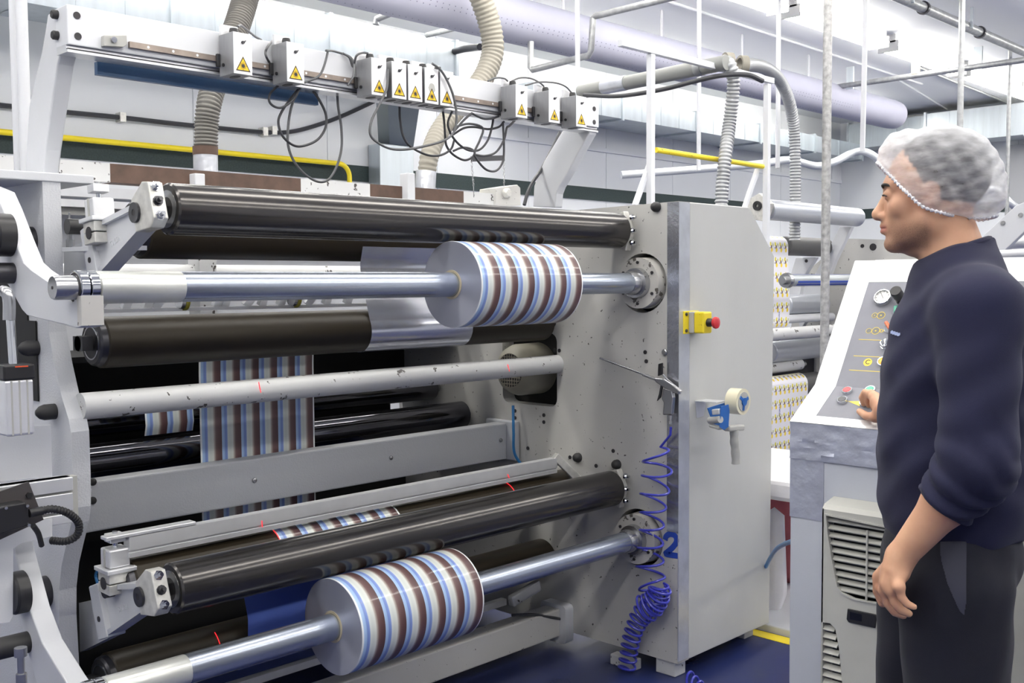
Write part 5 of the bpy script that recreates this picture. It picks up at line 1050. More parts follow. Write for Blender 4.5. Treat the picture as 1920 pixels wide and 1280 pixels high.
def lemonweb(path, x0, x1, label, cell=.075, words=()):
    pts = [Vector((0, a, b)) for a, b in path]; pts = resample(pts, .015)+[pts[-1]]; t_ = thing('lemon_film', (x0, pts[0].y, pts[0].z), label, 'film web', 'lemon printed films')
    nw = max(1, round((x1-x0)/(cell*.8))); mm = MB(); vs, fs = [], []; acc = 0; uvs = []
    for i, p in enumerate(pts):
        if i: acc += (p-pts[i-1]).length
        tt = (pts[min(i+1, len(pts)-1)]-pts[max(i-1, 0)]).normalized(); nn = Vector((0, -tt.z, tt.y))*.0006
        for s in (1, -1): vs += [p+nn*s+EX*x0, p+nn*s+EX*x1]; uvs += [(0, -acc/cell/1.35), (nw, -acc/cell/1.35)]
    for i in range(len(pts)-1):
        o, q = i*4, i*4+4; fs += [(o, o+1, q+1, q), (o+2, q+2, q+3, o+3), (o, q, q+2, o+2), (o+1, o+3, q+3, q+1)]
    me = bpy.data.meshes.new('printed_web'); b_ = BASE[t_]; me.from_pydata([v-b_ for v in vs], [], fs); ul = me.uv_layers.new(name='UVMap')
    for lp in me.loops: ul.data[lp.index].uv = uvs[lp.vertex_index]
    me.materials.append(M['lemon']); o = bpy.data.objects.new('printed_web', me); COL.objects.link(o); o.parent = t_; BASE[o] = b_
    for x_, y_, z_ in words: text_mesh('printed_word', 'blendy', M['navyblue'], o, (x_, y_, z_), (0, 0, -1), (1, 0, 0), .026, .0002)
    return t_
ax = P(1447, 470, y=3.68).x; bx = P(1470, 470, y=3.68).x
c0 = P(1470, 462, y=3.75); zr = c0.z; zbot = P(1470, 620, y=3.66).z
lemonweb(arc(3.75, zr, .067, 70, 180, 10)+[(3.683, zr-.1), (3.675, 1.5), (3.668, 1.35), (3.672, zbot+.05), (3.69, zbot), (3.72, zbot-.02)], ax-.15, bx+.06, 'narrow lemon printed film hanging past the coloured shaft', words=[(ax-.02, 3.672, 1.33), (ax+.085, 3.669, 1.26), (ax+.04, 3.677, 1.45)])
c1 = P(1480, 720, y=3.72); zr2 = c1.z
lemonweb(arc(3.72, zr2, .071, 90, 180, 10)+[(3.649, zr2-.1), (3.645, zr2-.3), (3.645, zr2-.55)], P(1440, 720, y=3.66).x, P(1512, 720, y=3.66).x, 'wide lemon printed film hanging low between cabinet and console', cell=.07, words=[(P(1462, 760, y=3.645).x, 3.644, zr2-.16), (P(1482, 760, y=3.645).x, 3.644, zr2-.16)])
# third machine at the right edge
t = thing('third_machine', P(1890, 500, x=6.5), 'white machine frame behind the operator at the right edge', 'machine')
m = MB(); m.prism([P(a, b, x=6.5) for a, b in ((1845,440), (1905,385), (1930,375), (1990,375), (1990,420), (1930,425), (1885,468), (1880,540), (1845,540), (1835,470))], (.05, 0, 0)); m.build('frame_plate', M['white'], t, bevel=.004)
for px, py in ((1881, 418), (1914, 403)):
    c = P(px, py, x=6.5); m = MB(); m.lathe(c, (-1, 0, 0), [(0, .014), (.01, .012)], 12); m.build('bolt', M['steel'], t)
m = MB(); a, b = P(1870, 477, d=5.6), P(2000, 470, d=5.2); m.cyl(a, b, .022, 16); m.build('handrail', M['wpipe'], t)
m = MB(); m.prism([P(q[0], q[1], x=6.9) for q in ((1885,500), (1990,490), (1990,620), (1885,620))], (.3, 0, 0)); m.build('machine_body', M['white'], t, smooth=False)
m = MB(); m.cyl(P(1900, 425, x=6.9), P(1990, 418, x=6.9), .03, 14); m.cyl(P(1885, 455, x=6.9), P(1990, 450, x=6.9), .05, 14); m.build('rollers', M['alu'], t)
vpost(1889, 260, 420, 9.5, .018, M['pipe'], 'grey conduit on the far wall right of the hairnet', .3)
a = P(1907, 300, x=XF-.05); m = MB(); m.box((XF-.06, a.y-.14, 0), (XF, a.y+.1, 3.1)); tag(m.build('wall_column', pmat('column_grey', (176,178,182), .5), smooth=False), 'grey steel column on the far wall at the right edge', 'column')
a, b = P(1600, 300, y=YB-.02), P(1580, 345, y=YB-.02)
m = MB(); q0, q1 = P(1560, 310, y=YB-.015), P(1595, 346, y=YB-.015); m.box((q0.x, YB-.02, q1.z), (q1.x, YB, q0.z)); tag(m.build('wall_notice', M['alufront'], smooth=False), 'pale blank notice sheet on the back wall left of the bent pipe', 'notice')
# ================================================================== the operator (distance fields turned into meshes)
DM = 2.12; _c = P(1765, 640, d=DM); VL = Vector((-_c.x, -_c.y, 0)).normalized(); UF = Vector((VL.y, -VL.x, 0))   # in profile to the line of sight
O_ = P(1775, 700, d=DM); PO = Vector((O_.x, O_.y, 0))
AX = np.array([list(UF), list(VL), [0, 0, 1]])
def loc(p): d = np.array(p)-np.array(PO); return AX@d
def L(px, py, v=0.0):
    r = FW*FPX+RT*(px-960)+DN*(py-640); o = PO+VL*v; t = (Vector((o.x, o.y, HC))-CAMP).dot(VL)/r.dot(VL); return loc(CAMP+r*t)
KX = (P(1790, 355, d=DM)-P(1710, 355, d=DM)).length/80*math.cos(math.atan(805/FPX)); KZ = DM/FPX
def tow(q): return q@AX+np.array(PO)
def nrm(a): return np.sqrt((a*a).sum(-1))
def ell(q, c, r):
    e = q-np.array(c); r = np.array(r); k0 = nrm(e/r); k1 = nrm(e/(r*r)); return k0*(k0-1)/np.maximum(k1, 1e-9)
def rell(q, c, r, a):
    """ellipsoid turned by a (radians) in the facing plane"""
    e = q-np.array(c); ca, sa = math.cos(a), math.sin(a)
    f_ = np.stack([e[:, 0]*ca+e[:, 2]*sa, e[:, 1], -e[:, 0]*sa+e[:, 2]*ca], 1); return ell(f_, (0, 0, 0), r)
def rc(q, a, b, r1, r2):
    a, b = np.array(a), np.array(b); ab = b-a; t = np.clip(((q-a)@ab)/(ab@ab), 0, 1); return nrm(q-a-t[:, None]*ab)-(r1+(r2-r1)*t)
def smin(a, b, k): h = np.clip(.5+.5*(b-a)/k, 0, 1); return b*(1-h)+a*h-k*h*(1-h)
def smax(a, b, k): return -smin(-a, -b, k)
def chain(q, pts, rs, k=.01):
    d = None
    for i in range(len(pts)-1):
        e = rc(q, pts[i], pts[i+1], rs[i], rs[i+1]); d = e if d is None else np.minimum(d, e)
    return d
def sdf_mesh(fn, lo, hi, h, lip=1.35):
    lo = np.array(lo, float); n = np.ceil((np.array(hi)-lo)/(h*16)).astype(int)+1
    c = np.stack(np.meshgrid(*[np.arange(k) for k in n], indexing='ij'), -1).reshape(-1, 3); s = 16
    while True:
        d = fn(lo+(c+.5)*(h*s)); c = c[np.abs(d) < h*s*.87*lip]
        if s == 1: break
        s //= 2; off = np.stack(np.meshgrid([0, 1], [0, 1], [0, 1], indexing='ij'), -1).reshape(-1, 3); c = (c[:, None]*2+off[None]).reshape(-1, 3)
    NN = c.max(0)+3; off = np.stack(np.meshgrid([0, 1], [0, 1], [0, 1], indexing='ij'), -1).reshape(-1, 3)
    def key(a): return (a[..., 0]*NN[1]+a[..., 1])*NN[2]+a[..., 2]
    cor = c[:, None]+off[None]; ku = key(cor); uq, inv = np.unique(ku, return_inverse=True); inv = inv.reshape(ku.shape)
    pc = np.stack([uq//(NN[1]*NN[2]), (uq//NN[2]) % NN[1], uq % NN[2]], 1); val = fn(lo+pc*h); cv = val[inv]
    act = (cv.min(1) < 0) & (cv.max(1) >= 0); c = c[act]; cv = cv[act]; N = len(c)
    acc = np.zeros((N, 3)); cnt = np.zeros(N)
    for a in range(8):
        for ax in range(3):
            if off[a, ax] == 0:
                b = a+(4, 2, 1)[ax]; va, vb = cv[:, a], cv[:, b]; m = (va < 0) != (vb < 0); t = np.where(m, va/np.where(m, va-vb, 1), 0)
                p = off[a][None]+t[:, None]*np.eye(3)[ax][None]; acc += np.where(m[:, None], p, 0); cnt += m
    V = lo+(c+acc/np.maximum(cnt, 1)[:, None])*h
    ck = key(c); order = np.argsort(ck); sk = ck[order]
    def find(cc): k = key(cc); i = np.searchsorted(sk, k); i = np.clip(i, 0, N-1); ok = sk[i] == k; return np.where(ok, order[i], -1)
    F = []
    for ax in range(3):
        b, e = (ax+1) % 3, (ax+2) % 3; eb, ee = np.eye(3, dtype=int)[b], np.eye(3, dtype=int)[e]
        v0, v1 = cv[:, 0], cv[:, (4, 2, 1)[ax]]; m = (v0 < 0) != (v1 < 0); idx = np.nonzero(m)[0]; cc = c[idx]
        q = np.stack([idx, find(cc-eb), find(cc-eb-ee), find(cc-ee)], 1); ok = (q >= 0).all(1); q = q[ok]; fl = (v0[idx][ok] >= 0); q[fl] = q[fl][:, ::-1]; F.append(q)
    return V, np.concatenate(F)
def sdf_obj(name, fn, lo, hi, h, mt, parent, keep=None, lip=1.35):
    V, F = sdf_mesh(fn, lo, hi, h, lip)
    if keep is not None: kv = keep(V); F = F[kv[F].all(1)]
    us = np.unique(F); mp = -np.ones(len(V), int); mp[us] = np.arange(len(us)); V = V[us]; F = mp[F]
    Wd = tow(V)-np.array(BASE.get(parent, PO) if parent else PO)
    me = bpy.data.meshes.new(name); me.from_pydata(Wd.tolist(), [], F.tolist()); me.update()
    me.polygons.foreach_set('use_smooth', [True]*len(me.polygons)); me.materials.append(mt)
    o = bpy.data.objects.new(name, me); COL.objects.link(o)
    if parent: o.parent = parent; BASE[o] = BASE[parent]
    return o, V, F
# --- materials
def skinmat():
    m_, nt, b = newmat('skin'); Lk = nt.links; tc = nd(nt, 'ShaderNodeTexCoord'); sp = nd(nt, 'ShaderNodeSeparateXYZ'); Lk.new(tc.outputs['Object'], sp.inputs[0])
    n = nd(nt, 'ShaderNodeTexNoise'); n.inputs['Scale'].default_value = 14; n.inputs['Detail'].default_value = 5; Lk.new(tc.outputs['Object'], n.inputs['Vector'])
    rp = nd(nt, 'ShaderNodeValToRGB'); rp.color_ramp.elements[0].position = .3; rp.color_ramp.elements[0].color = lin((196,146,118)); rp.color_ramp.elements[1].position = .7; rp.color_ramp.elements[1].color = lin((214,168,136)); Lk.new(n.outputs['Fac'], rp.inputs[0])
    at = nd(nt, 'ShaderNodeAttribute'); at.attribute_name = 'stubble'
    n2 = nd(nt, 'ShaderNodeTexNoise'); n2.inputs['Scale'].default_value = 700; Lk.new(tc.outputs['Object'], n2.inputs['Vector'])
    mu = nd(nt, 'ShaderNodeMath', operation='MULTIPLY'); Lk.new(at.outputs['Fac'], mu.inputs[0]); Lk.new(n2.outputs['Fac'], mu.inputs[1])
    mx = nd(nt, 'ShaderNodeMix', data_type='RGBA'); mx.inputs[7].default_value = lin((70,56,50)); Lk.new(mu.outputs[0], mx.inputs[0]); Lk.new(rp.outputs[0], mx.inputs[6])
    at2 = nd(nt, 'ShaderNodeAttribute'); at2.attribute_name = 'lips'; mx2 = nd(nt, 'ShaderNodeMix', data_type='RGBA'); mx2.inputs[7].default_value = lin((176,108,98)); Lk.new(at2.outputs['Fac'], mx2.inputs[0]); Lk.new(mx.outputs[2], mx2.inputs[6])
    Lk.new(mx2.outputs[2], b.inputs['Base Color']); b.inputs['Roughness'].default_value = .5; b.inputs['Subsurface Weight'].default_value = .12; b.inputs['Subsurface Radius'].default_value = (.01, .004, .002)
    bp = nd(nt, 'ShaderNodeBump'); bp.inputs['Strength'].default_value = .12; bp.inputs['Distance'].default_value = .001; n3 = nd(nt, 'ShaderNodeTexNoise'); n3.inputs['Scale'].default_value = 260; Lk.new(tc.outputs['Object'], n3.inputs['Vector']); Lk.new(n3.outputs['Fac'], bp.inputs['Height']); Lk.new(bp.outputs[0], b.inputs['Normal'])
    return m_
def cloth(name, col):
    m_ = pmat(name, col, .85, bump=.25, bscale=900, var=.12, vscale=8); b = m_.node_tree.nodes['Principled BSDF']; b.inputs['Sheen Weight'].default_value = .06; b.inputs['Sheen Roughness'].default_value = .5; return m_
def netmat():
    m_, nt, b = newmat('hairnet'); Lk = nt.links; out = nt.nodes['Material Output']; tc = nd(nt, 'ShaderNodeTexCoord')
    mp = nd(nt, 'ShaderNodeMapping'); mp.inputs['Rotation'].default_value = (.3, .5, .4); mp.inputs['Scale'].default_value = (22, 22, 60); Lk.new(tc.outputs['Object'], mp.inputs[0])
    n = nd(nt, 'ShaderNodeTexNoise'); n.inputs['Scale'].default_value = 1.4; n.inputs['Detail'].default_value = 4; Lk.new(mp.outputs[0], n.inputs['Vector'])
    r = nd(nt, 'ShaderNodeMapRange'); r.inputs[1].default_value = .35; r.inputs[2].default_value = .7; r.inputs[3].default_value = .25; r.inputs[4].default_value = .5; Lk.new(n.outputs['Fac'], r.inputs[0])
    lw = nd(nt, 'ShaderNodeLayerWeight'); lw.inputs[0].default_value = .35; ad = nd(nt, 'ShaderNodeMath', operation='ADD', use_clamp=True); mu = nd(nt, 'ShaderNodeMath', operation='MULTIPLY', i_1=.75); Lk.new(lw.outputs['Facing'], mu.inputs[0]); Lk.new(mu.outputs[0], ad.inputs[0]); Lk.new(r.outputs[0], ad.inputs[1])
    tr = nd(nt, 'ShaderNodeBsdfTransparent'); df = nd(nt, 'ShaderNodeBsdfDiffuse'); df.inputs[0].default_value = lin((246,247,250)); tl = nd(nt, 'ShaderNodeBsdfTranslucent'); tl.inputs[0].default_value = lin((246,247,250))
    bp = nd(nt, 'ShaderNodeBump'); bp.inputs['Strength'].default_value = .5; bp.inputs['Distance'].default_value = .004; Lk.new(n.outputs['Fac'], bp.inputs['Height']); Lk.new(bp.outputs[0], df.inputs['Normal'])
    m1 = nd(nt, 'ShaderNodeMixShader', i_0=.4); Lk.new(df.outputs[0], m1.inputs[1]); Lk.new(tl.outputs[0], m1.inputs[2])
    m2_ = nd(nt, 'ShaderNodeMixShader'); Lk.new(ad.outputs[0], m2_.inputs[0]); Lk.new(tr.outputs[0], m2_.inputs[1]); Lk.new(m1.outputs[0], m2_.inputs[2]); Lk.new(m2_.outputs[0], out.inputs[0]); return m_
M['skin'] = skinmat(); M['navy'] = cloth('navy_jersey', (17,20,54)); M['trouser'] = cloth('navy_twill', (11,13,30)); M['net'] = netmat(); M['hair'] = pmat('dark_hair', (34,30,30), .6, bump=.6, bscale=240)
# --- joints
shL, elL, wrL = L(1838, 588, .17), L(1832, 872, .225), L(1690, 1042, .20)
shR, elR = L(1812, 585, -.17), L(1772, 790, -.31)
def dk(px, py, h): return loc(on(px, py, D0, dn, h))
wrR = dk(1672, 776, .052)
# --- left hand (hanging, curled)
palmL = [L(1688, 1045, .20), L(1680, 1068, .205), L(1670, 1092, .21)]
fL = []   # knuckle, mid, tip points: index (far, front) to little finger (near, back)
for k, (kx, ky, v, l1, l2) in enumerate(((1654,1102,.175,1.0,1.0), (1660,1107,.197,1.08,1.05), (1672,1106,.219,1.0,1.0), (1686,1100,.238,.86,.85))):
    fL.append([L(kx, ky, v), L(kx+5*l1, ky+22*l1, v), L(kx+17*l1, ky+37*l1, v-.002), L(kx+32*l2, ky+44*l2, v-.004)])
thL = [L(1672, 1058, .185), L(1650, 1082, .165), L(1647, 1108, .160), L(1655, 1130, .160)]
# --- right hand (pressing a button on the desk)
kn = [dk(1634, 739, .055), dk(1640, 744, .057), dk(1646, 750, .054), dk(1652, 757, .049)]
fR = [[kn[0], dk(1622, 735, .053), dk(1616, 745, .035), dk(1619, 757, .014)], [kn[1], dk(1630, 739, .050), dk(1626, 749, .030), dk(1629, 760, .012)], [kn[2], dk(1638, 746, .046), dk(1636, 757, .027), dk(1638, 766, .011)], [kn[3], dk(1646, 756, .040), dk(1645, 764, .024), dk(1647, 772, .011)]]
thR = [dk(1662, 778, .040), dk(1642, 782, .032), dk(1625, 780, .024), dk(1612, 771, .014)]
def hand(q, palm, pr, fingers, th, wr):
    d = chain(q, palm, pr)
    for i, f_ in enumerate(fingers):
        s = (1, 1.04, 1, .86)[i]; pw = palm[-2]*.55+palm[0]*.45
        d = smin(d, rc(q, pw, f_[0], .0155*s, .0115*s), .010)
    for i, f_ in enumerate(fingers):
        s = (1, 1.04, 1, .86)[i]; d = smin(d, chain(q, f_, [.0102*s, .0092*s, .0085*s, .0072*s]), .004)
        d = smin(d, nrm(q-f_[0])-.0118*s, .006)
    d = smin(d, rc(q, palm[1], th[1], .02, .013), .01); d = smin(d, chain(q, th, [.016, .013, .011, .0088]), .007)
    return d
# --- head
hc = L(1752, 355)
def hl(px, py, v=0): return np.array([-(px-1752)*KX+hc[0], v, -(py-355)*KZ+hc[2]])
def mir(fn, q):
    qa = q.copy(); qa[:, 1] = np.abs(qa[:, 1]); return fn(qa)
def headf(q):
    qa = q.copy(); qa[:, 1] = np.abs(qa[:, 1])
    d = rell(qa, hl(1765, 326), (.088, .0745, .083), -.12)
    d = smin(d, ell(qa, hl(1712, 352), (.054, .063, .068)), .03)                 # upper face
    d = smin(d, ell(qa, hl(1708, 405), (.048, .058, .058)), .03)                # mid face
    d = smin(d, rc(qa, hl(1742, 418, .046), hl(1682, 452, .014), .026, .017), .025)   # jaw line
    d = smin(d, rc(qa, hl(1676, 452), hl(1674, 456, .012), .0185, .015), .014)   # chin
    d = smin(d, rc(qa, hl(1668, 345, .008), hl(1680, 346, .045), .0125, .011), .012)   # brow ridge
    d = smin(d, ell(qa, hl(1690, 388, .046), (.020, .018, .018)), .016)          # cheekbone
    d = smax(d, -ell(qa, hl(1655, 364, .034), (.013, .017, .0105)), .014)         # eye socket
    d = smin(d, nrm(qa-hl(1668.5, 364.5, .033))-.0124, .004)                      # closed lids
    d = smax(d, -rc(qa, hl(1654, 366.5, .022), hl(1664, 368.5, .046), .0022, .0012), .002)
    d = smin(d, rc(qa, hl(1666, 356), hl(1646, 396), .0078, .0105), .007)        # nose bridge
    d = smin(d, nrm(qa-hl(1645, 399))-.0122, .006)                               # nose tip
    d = smin(d, ell(qa, hl(1656, 403, .0125), (.0115, .0075, .008)), .005)       # wings
    d = smax(d, -ell(qa, hl(1650, 409.5, .0065), (.006, .0035, .0035)), .003)     # nostrils
    d = smin(d, ell(qa, hl(1672, 424), (.0215, .026, .021)), .012)               # muzzle
    d = smin(d, rc(qa, hl(1655, 421), hl(1668, 424, .021), .0062, .004), .004)   # upper lip
    d = smin(d, rc(qa, hl(1656.5, 432), hl(1669, 428, .02), .0068, .004), .004)  # lower lip
    d = smax(d, -rc(qa, hl(1648.5, 426.3), hl(1662, 426.5, .024), .0018, .0012), .003)
    d = smax(d, -ell(qa, hl(1652, 443), (.009, .02, .005)), .008)                 # chin crease
    # ears
    e = rell(qa, hl(1746, 370, .074), (.0175, .0085, .027), .2); e = smax(e, -rell(qa, hl(1743, 368, .083), (.0105, .007, .018), .2), .004); d = smin(d, e, .006)
    d = smin(d, ell(qa, hl(1742, 388, .074), (.008, .006, .008)), .005)
    return d
nk0, nk1 = hl(1768, 415), hl(1800, 515)
def body(q):
    d = headf(q)
    d = smin(d, rc(q, nk0, nk1, .056, .066), .03)
    d = smin(d, ell(q, hl(1712, 462), (.012, .012, .012)), .03)
    d = smin(d, ell(q, L(1800, 640), (.105, .145, .16)), .04)
    d = smin(d, ell(q, L(1792, 850), (.105, .135, .20)), .05)
    for s, e_, w in ((shL, elL, wrL), (shR, elR, wrR)):
        d = smin(d, rc(q, s, e_, .045, .038), .03); fm = e_*.62+w*.38; d = smin(d, rc(q, e_, fm, .038, .041), .02); d = smin(d, rc(q, fm, w, .041, .0265), .02)
    d = smin(d, hand(q, palmL, [.026, .027, .021], fL, thL, wrL), .012)
    d = smin(d, hand(q, [wrR, dk(1657, 768, .048), dk(1646, 757, .048)], [.027, .025, .02], fR, thR, wrR), .012)
    return d
person = bpy.data.objects.new('person', bpy.data.meshes.new('person')); COL.objects.link(person); person.location = PO; BASE[person] = PO
tag(person, 'man in navy sweatshirt and white hairnet at the console, one hand on a button', 'person')
V, F = sdf_mesh(body, (-.6, -.75, .75), (.45, .40, 1.85), .0032)
Wd = tow(V)-np.array(PO); me = person.data; me.from_pydata(Wd.tolist(), [], F.tolist()); me.update(); me.polygons.foreach_set('use_smooth', [True]*len(me.polygons)); me.materials.append(M['skin'])
def inv_hl(V): return 1752-(V[:, 0]-hc[0])/KX, 355-(V[:, 2]-hc[2])/KZ
hx, hy = inv_hl(V); inh = (V[:, 2] > hl(0, 492)[2]) & (np.abs(V[:, 1]) < .1)
st = np.clip((hy-(402+np.clip((1735-hx), 0, 200)*.12))/26, 0, 1)*np.clip((1752-hx)/14, 0, 1)*np.clip((472-hy)/10, 0, 1)*.85*inh
st *= 1-.75*np.exp(-((hx-1656)**2/90+(hy-427)**2/60))
a_ = me.attributes.new('stubble', 'FLOAT', 'POINT'); a_.data.foreach_set('value', st.astype(np.float32))
lp = np.exp(-(((hx-1655)/10)**2+((hy-427)/7.5)**2)**2)*(np.abs(V[:, 1]) < .026)*inh*.8
a_ = me.attributes.new('lips', 'FLOAT', 'POINT'); a_.data.foreach_set('value', lp.astype(np.float32))
# eyes, lids and brows
for s in (1, -1):
    def pp(px, py, v): return Vector(tow(hl(px, py, v*s)[None])[0])
    c = pp(1669.5, 364.8, .033); m = MB(); m.sphere(c, .0112, 18, 12); ey = m.build('eyeball', pmat('eye_white', (150,130,120), .25), person)
    m = MB(); m.tube([pp(1655.5, 366, .021), pp(1655, 364.6, .030), pp(1658, 365, .039), pp(1664, 368, .046)], [.0009, .0016, .0017, .0008], 6); m.build('eyelashes', M['hair'], person)
    m = MB(); m.tube(crom([pp(1656, 350, .012), pp(1654.5, 346.5, .024), pp(1659, 345.5, .036), pp(1668, 348, .046), pp(1675, 352, .052)], 4), [.0015, .002, .0026, .003, .0032, .0034, .0034, .0032, .003, .003, .0028, .0025, .0022, .002, .0016, .0012, .0008], 8); m.build('eyebrow', M['hair'], person)
# hair
def hairf(q):
    d = rell(q, hl(1766, 325), (.0925, .0795, .0865), -.12)
    cut = (q-hl(1683, 300))@(np.array([.93, 0, .25])/nrm(np.array([.93, 0, .25])))
    d = smax(d, cut, .012)
    low = -(q-hl(1800, 398))@np.array([-.12, 0, .99]); d = smax(d, low, .01)
    qa = q.copy(); qa[:, 1] = np.abs(qa[:, 1]); d = smax(d, -rell(qa, hl(1742, 384, .085), (.026, .03, .036), .2), .008)
    return d+.0012*np.sin(q[:, 0]*330+q[:, 2]*170)*np.sin(q[:, 1]*260+q[:, 2]*300)
sdf_obj('hair', hairf, hl(1870, 440, -.1), hl(1660, 225, .1)+np.array([0, 0, 0]), .0035, M['hair'], person)
# hairnet: puffed cap cut along the elastic edge
def netf(q):
    d = rell(q, hl(1758, 320), (.108, .096, .088), -.15)
    d = smin(d, ell(q, hl(1834, 367), (.050, .066, .058)), .05)
    d = smin(d, ell(q, hl(1690, 290), (.043, .07, .05)), .03)
    qa = q.copy(); qa[:, 1] = np.abs(qa[:, 1]); d = smin(d, ell(qa, hl(1748, 372, .052), (.058, .042, .046)), .03)
    return d+.0016*np.sin(q[:, 0]*150-q[:, 2]*95+np.sin(q[:, 1]*60))+.0012*np.sin(q[:, 0]*70+q[:, 2]*210+q[:, 1]*90)
bpx = np.array([1600, 1640, 1655, 1690, 1725, 1760, 1800, 1845, 1890, 1950]); bpy_ = np.array([290, 300, 316, 356, 390, 404, 411, 414, 402, 390])
def netkeep(V): x_, y_ = inv_hl(V); return y_ < np.interp(x_, bpx, bpy_)
net, NV, NF = sdf_obj('hairnet', netf, hl(1900, 440, -.14), hl(1620, 215, .14), .004, M['net'], person, keep=netkeep)
net['label'] = 'translucent white bouffant hairnet'
# elastic edge of the net
ed = {}
for f_ in NF:
    for a, b in zip(f_, np.roll(f_, -1)): k = (min(a, b), max(a, b)); ed[k] = ed.get(k, 0)+1
nb = {}
for (a, b), n_ in ed.items():
    if n_ == 1: nb.setdefault(a, []).append(b); nb.setdefault(b, []).append(a)
best = []; seen = set()
for start in nb:
    if start in seen: continue
    loop = [start]; seen.add(start); cur = start
    while True:
        nx_ = [k for k in nb[cur] if k not in seen]
        if not nx_: break
        cur = nx_[0]; seen.add(cur); loop.append(cur)
    if len(loop) > len(best): best = loop
loop = best
lpv = NV[loop]; lpv = np.stack([np.convolve(np.r_[lpv[-4:, i], lpv[:, i], lpv[:4, i]], np.ones(9)/9, 'valid') for i in range(3)], 1)
ctr = lpv.mean(0)
pts = resample([Vector(p) for p in tow(lpv)]+[Vector(tow(lpv[:1])[0])], .003)
m = MB(); m.tube(pts, [.0032+.0016*math.sin(i*2.2) for i in range(len(pts))], 7, False); m.build('elastic_edge', pmat('elastic_white', (240,240,242), .6), net)
# sweatshirt
ccol = L(1788, 474); colF, colB = L(1720, 496), L(1852, 450)
cn = np.array([-(colB-colF)[2]*-1, 0, 0]); cdir = (colB-colF)/nrm(colB-colF); cnr = np.array([cdir[2], 0, -cdir[0]]); cnr = cnr if cnr[2] > 0 else -cnr
cufL0, cufL1 = L(1752, 938, .215), None
fdir = (wrL-elL)/nrm(wrL-elL); cufc = elL+fdir*(((cufL0-elL)@fdir))
def wr_noise(q): return .0035*np.sin(q[:, 2]*55+q[:, 0]*38+2*np.sin(q[:, 1]*22))*np.sin(q[:, 0]*21-q[:, 2]*17+q[:, 1]*30)
def sweater(q):
    n0 = rc(q, L(1795, 500), L(1792, 455), .078, .073); n0 = smax(n0, (q-(ccol+cnr*.004))@cnr, .006)
    d = n0
    d = smin(d, ell(q, L(1800, 655), (.138, .168, .175)), .05)
    d = smin(d, ell(q, L(1790, 800), (.147, .165, .20)), .06)
    d = smin(d, ell(q, L(1790, 930), (.146, .165, .16)), .05)
    d = smin(d, rc(q, L(1806, 535, .05), shL+np.array([0, -.02, 0]), .070, .068), .04)
    d = smin(d, rc(q, L(1806, 535, -.05), shR+np.array([0, .02, 0]), .070, .068), .04)
    d = smax(d, -(q[:, 2]-L(1780, 1000)[2]-.02*np.sin(q[:, 0]*9)*0), .008)
    d = d+wr_noise(q)+.004*np.sin((q[:, 2]*.8+q[:, 0]*.6)*48+q[:, 1]*20)*np.exp(-(nrm(q-(shL+np.array([.09, -.03, -.12])))/.11)**2)+.004*np.sin((q[:, 2]*.9-q[:, 0]*.4)*42)*np.exp(-(nrm(q-L(1720, 900, .1))/.14)**2)
    # left sleeve, gathered above the cuff
    s = rc(q, shL, elL, .073, .066)
    s = smin(s, rc(q, elL, cufc, .063, .054), .03)
    dist = nrm(q-(elL*.55+cufc*.45)); t_ = (q-elL)@fdir
    fold = .0075*np.sin((q@fdir)*150+3*np.sin(q[:, 1]*35+q[:, 2]*18))*np.exp(-(dist/.085)**2)
    s = s+fold+.0035*np.sin(q[:, 2]*60+q[:, 0]*45)*np.exp(-(nrm(q-(shL*.45+elL*.55))/.12)**2)
    s = smax(s, (q-cufc)@fdir, .006)
    kk = .018+.05*np.clip((q[:, 2]-elL[2]-.12)/.2, 0, 1)
    d = smin(d, s, kk)
    # right sleeve
    s = smin(rc(q, shR, elR, .070, .060), rc(q, elR, elR*.55+wrR*.45, .058, .050), .02); d = smin(d, s, .02)
    return d
sw, SV, SF = sdf_obj('sweatshirt', sweater, (-.6, -.75, L(1780, 1000)[2]-.05), (.35, .42, L(1790, 430)[2]), .005, M['navy'], person, lip=1.6)
m = MB(); n = 40
def colp(a, r=0): return Vector(tow((ccol+(colB-colF)*.5*math.cos(a)*1.0+np.array([0, .072*math.sin(a), 0]))[None])[0])
m.tube([colp(2*math.pi*i/n)+Vector((0, 0, .001)) for i in range(n+1)], .0085, 10, False); m.build('collar', M['navy'], person)
# trousers
hipz = L(1780, 1010)[2]
kR, aR = np.array([.055, -.12, .50]), np.array([.03, -.12, .07]); kL, aL = np.array([-.03, .10, .50]), np.array([-.06, .11, .07])
hipR, hipL = np.array([.02, -.085, .90]), np.array([-.02, .085, .90])
def trous(q):
    d = ell(q, (-.015, 0, .955), (.132, .165, .13))
    d = smin(d, rc(q, hipR, kR, .108, .082), .03); d = np.minimum(d, 9); e = rc(q, kR, aR, .082, .068); d = smin(d, e, .02)
    e = smin(rc(q, hipL, kL, .110, .084), rc(q, kL, aL, .084, .068), .02); d = smin(d, e, .012)
    d = smax(d, q[:, 2]-(hipz+.03), .005); d = smax(d, .05-q[:, 2], .01)
    return d+.003*np.sin(q[:, 2]*34+q[:, 0]*40+q[:, 1]*25)*np.sin(q[:, 2]*13-q[:, 1]*37)
tr_, TV, TF = sdf_obj('trousers', trous, (-.25, -.28, .03), (.25, .28, hipz+.06), .007, M['trouser'], person, lip=1.5)
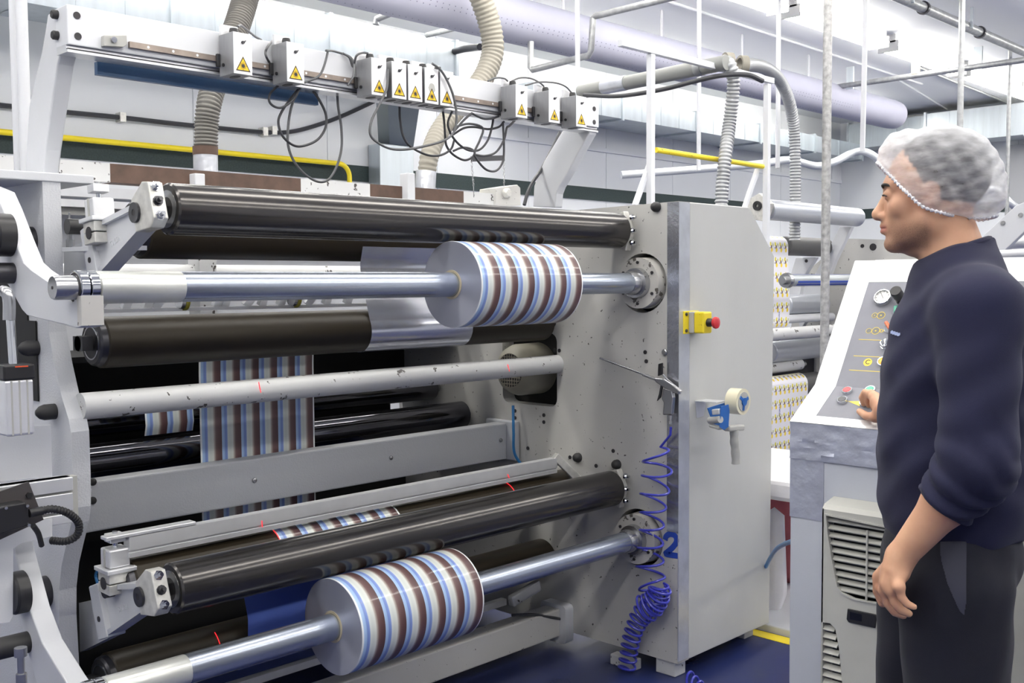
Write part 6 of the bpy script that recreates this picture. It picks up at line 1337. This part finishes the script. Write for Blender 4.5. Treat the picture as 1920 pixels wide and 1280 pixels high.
for s, a in ((0, aR), (1, aL)):
    def shoe(q, a=a):
        d = smin(ell(q, (a[0]+.05, a[1], .045), (.14, .05, .05)), ell(q, (a[0], a[1], .08), (.06, .048, .07)), .03); return smax(d, -q[:, 2]+.001, .004)
    sdf_obj('shoe', shoe, (a[0]-.2, a[1]-.1, -.01), (a[0]+.25, a[1]+.1, .2), .008, M['black'], person)
# patches conforming to the clothes
from mathutils.bvhtree import BVHTree
def patch(name, V, F, poly, mt, step=4, off=.0025):
    bv = BVHTree.FromPolygons([Vector(p) for p in tow(V)], F.tolist()); xs = [p[0] for p in poly]; ys = [p[1] for p in poly]
    def inside(x, y):
        r_ = False; j = len(poly)-1
        for i in range(len(poly)):
            if (poly[i][1] > y) != (poly[j][1] > y) and x < (poly[j][0]-poly[i][0])*(y-poly[i][1])/(poly[j][1]-poly[i][1])+poly[i][0]: r_ = not r_
            j = i
        return r_
    ids = {}; vs = []; nx_ = int((max(xs)-min(xs))/step)+1; ny_ = int((max(ys)-min(ys))/step)+1
    for i in range(nx_+1):
        for j in range(ny_+1):
            x_, y_ = min(xs)+i*step, min(ys)+j*step
            if not inside(x_, y_): continue
            rd = (FW*FPX+RT*(x_-960)+DN*(y_-640)).normalized(); h_ = bv.ray_cast(CAMP, rd)
            if h_[0] is None: continue
            nn = h_[1] if h_[1].dot(rd) < 0 else -h_[1]; ids[(i, j)] = len(vs); vs.append(h_[0]+nn*off)
    fs = [(ids[(i, j)], ids[(i+1, j)], ids[(i+1, j+1)], ids[(i, j+1)]) for i, j in ids if all(k in ids for k in ((i+1, j), (i+1, j+1), (i, j+1)))]
    m_ = MB(); m_.add(vs, fs); return m_.build(name, mt, person, ang=80)
patch('pocket_panel', TV, TF, [(1762,1012), (1812,1012), (1812,1130), (1808,1155), (1798,1145), (1776,1095), (1764,1050)], pmat('pocket_grey', (46,48,64), .7), 1.6)
patch('chest_print', SV, SF, [(1672,618), (1691,624), (1689,632), (1670,626)], pmat('chest_print', (170,184,220), .6), 1.5, .002)
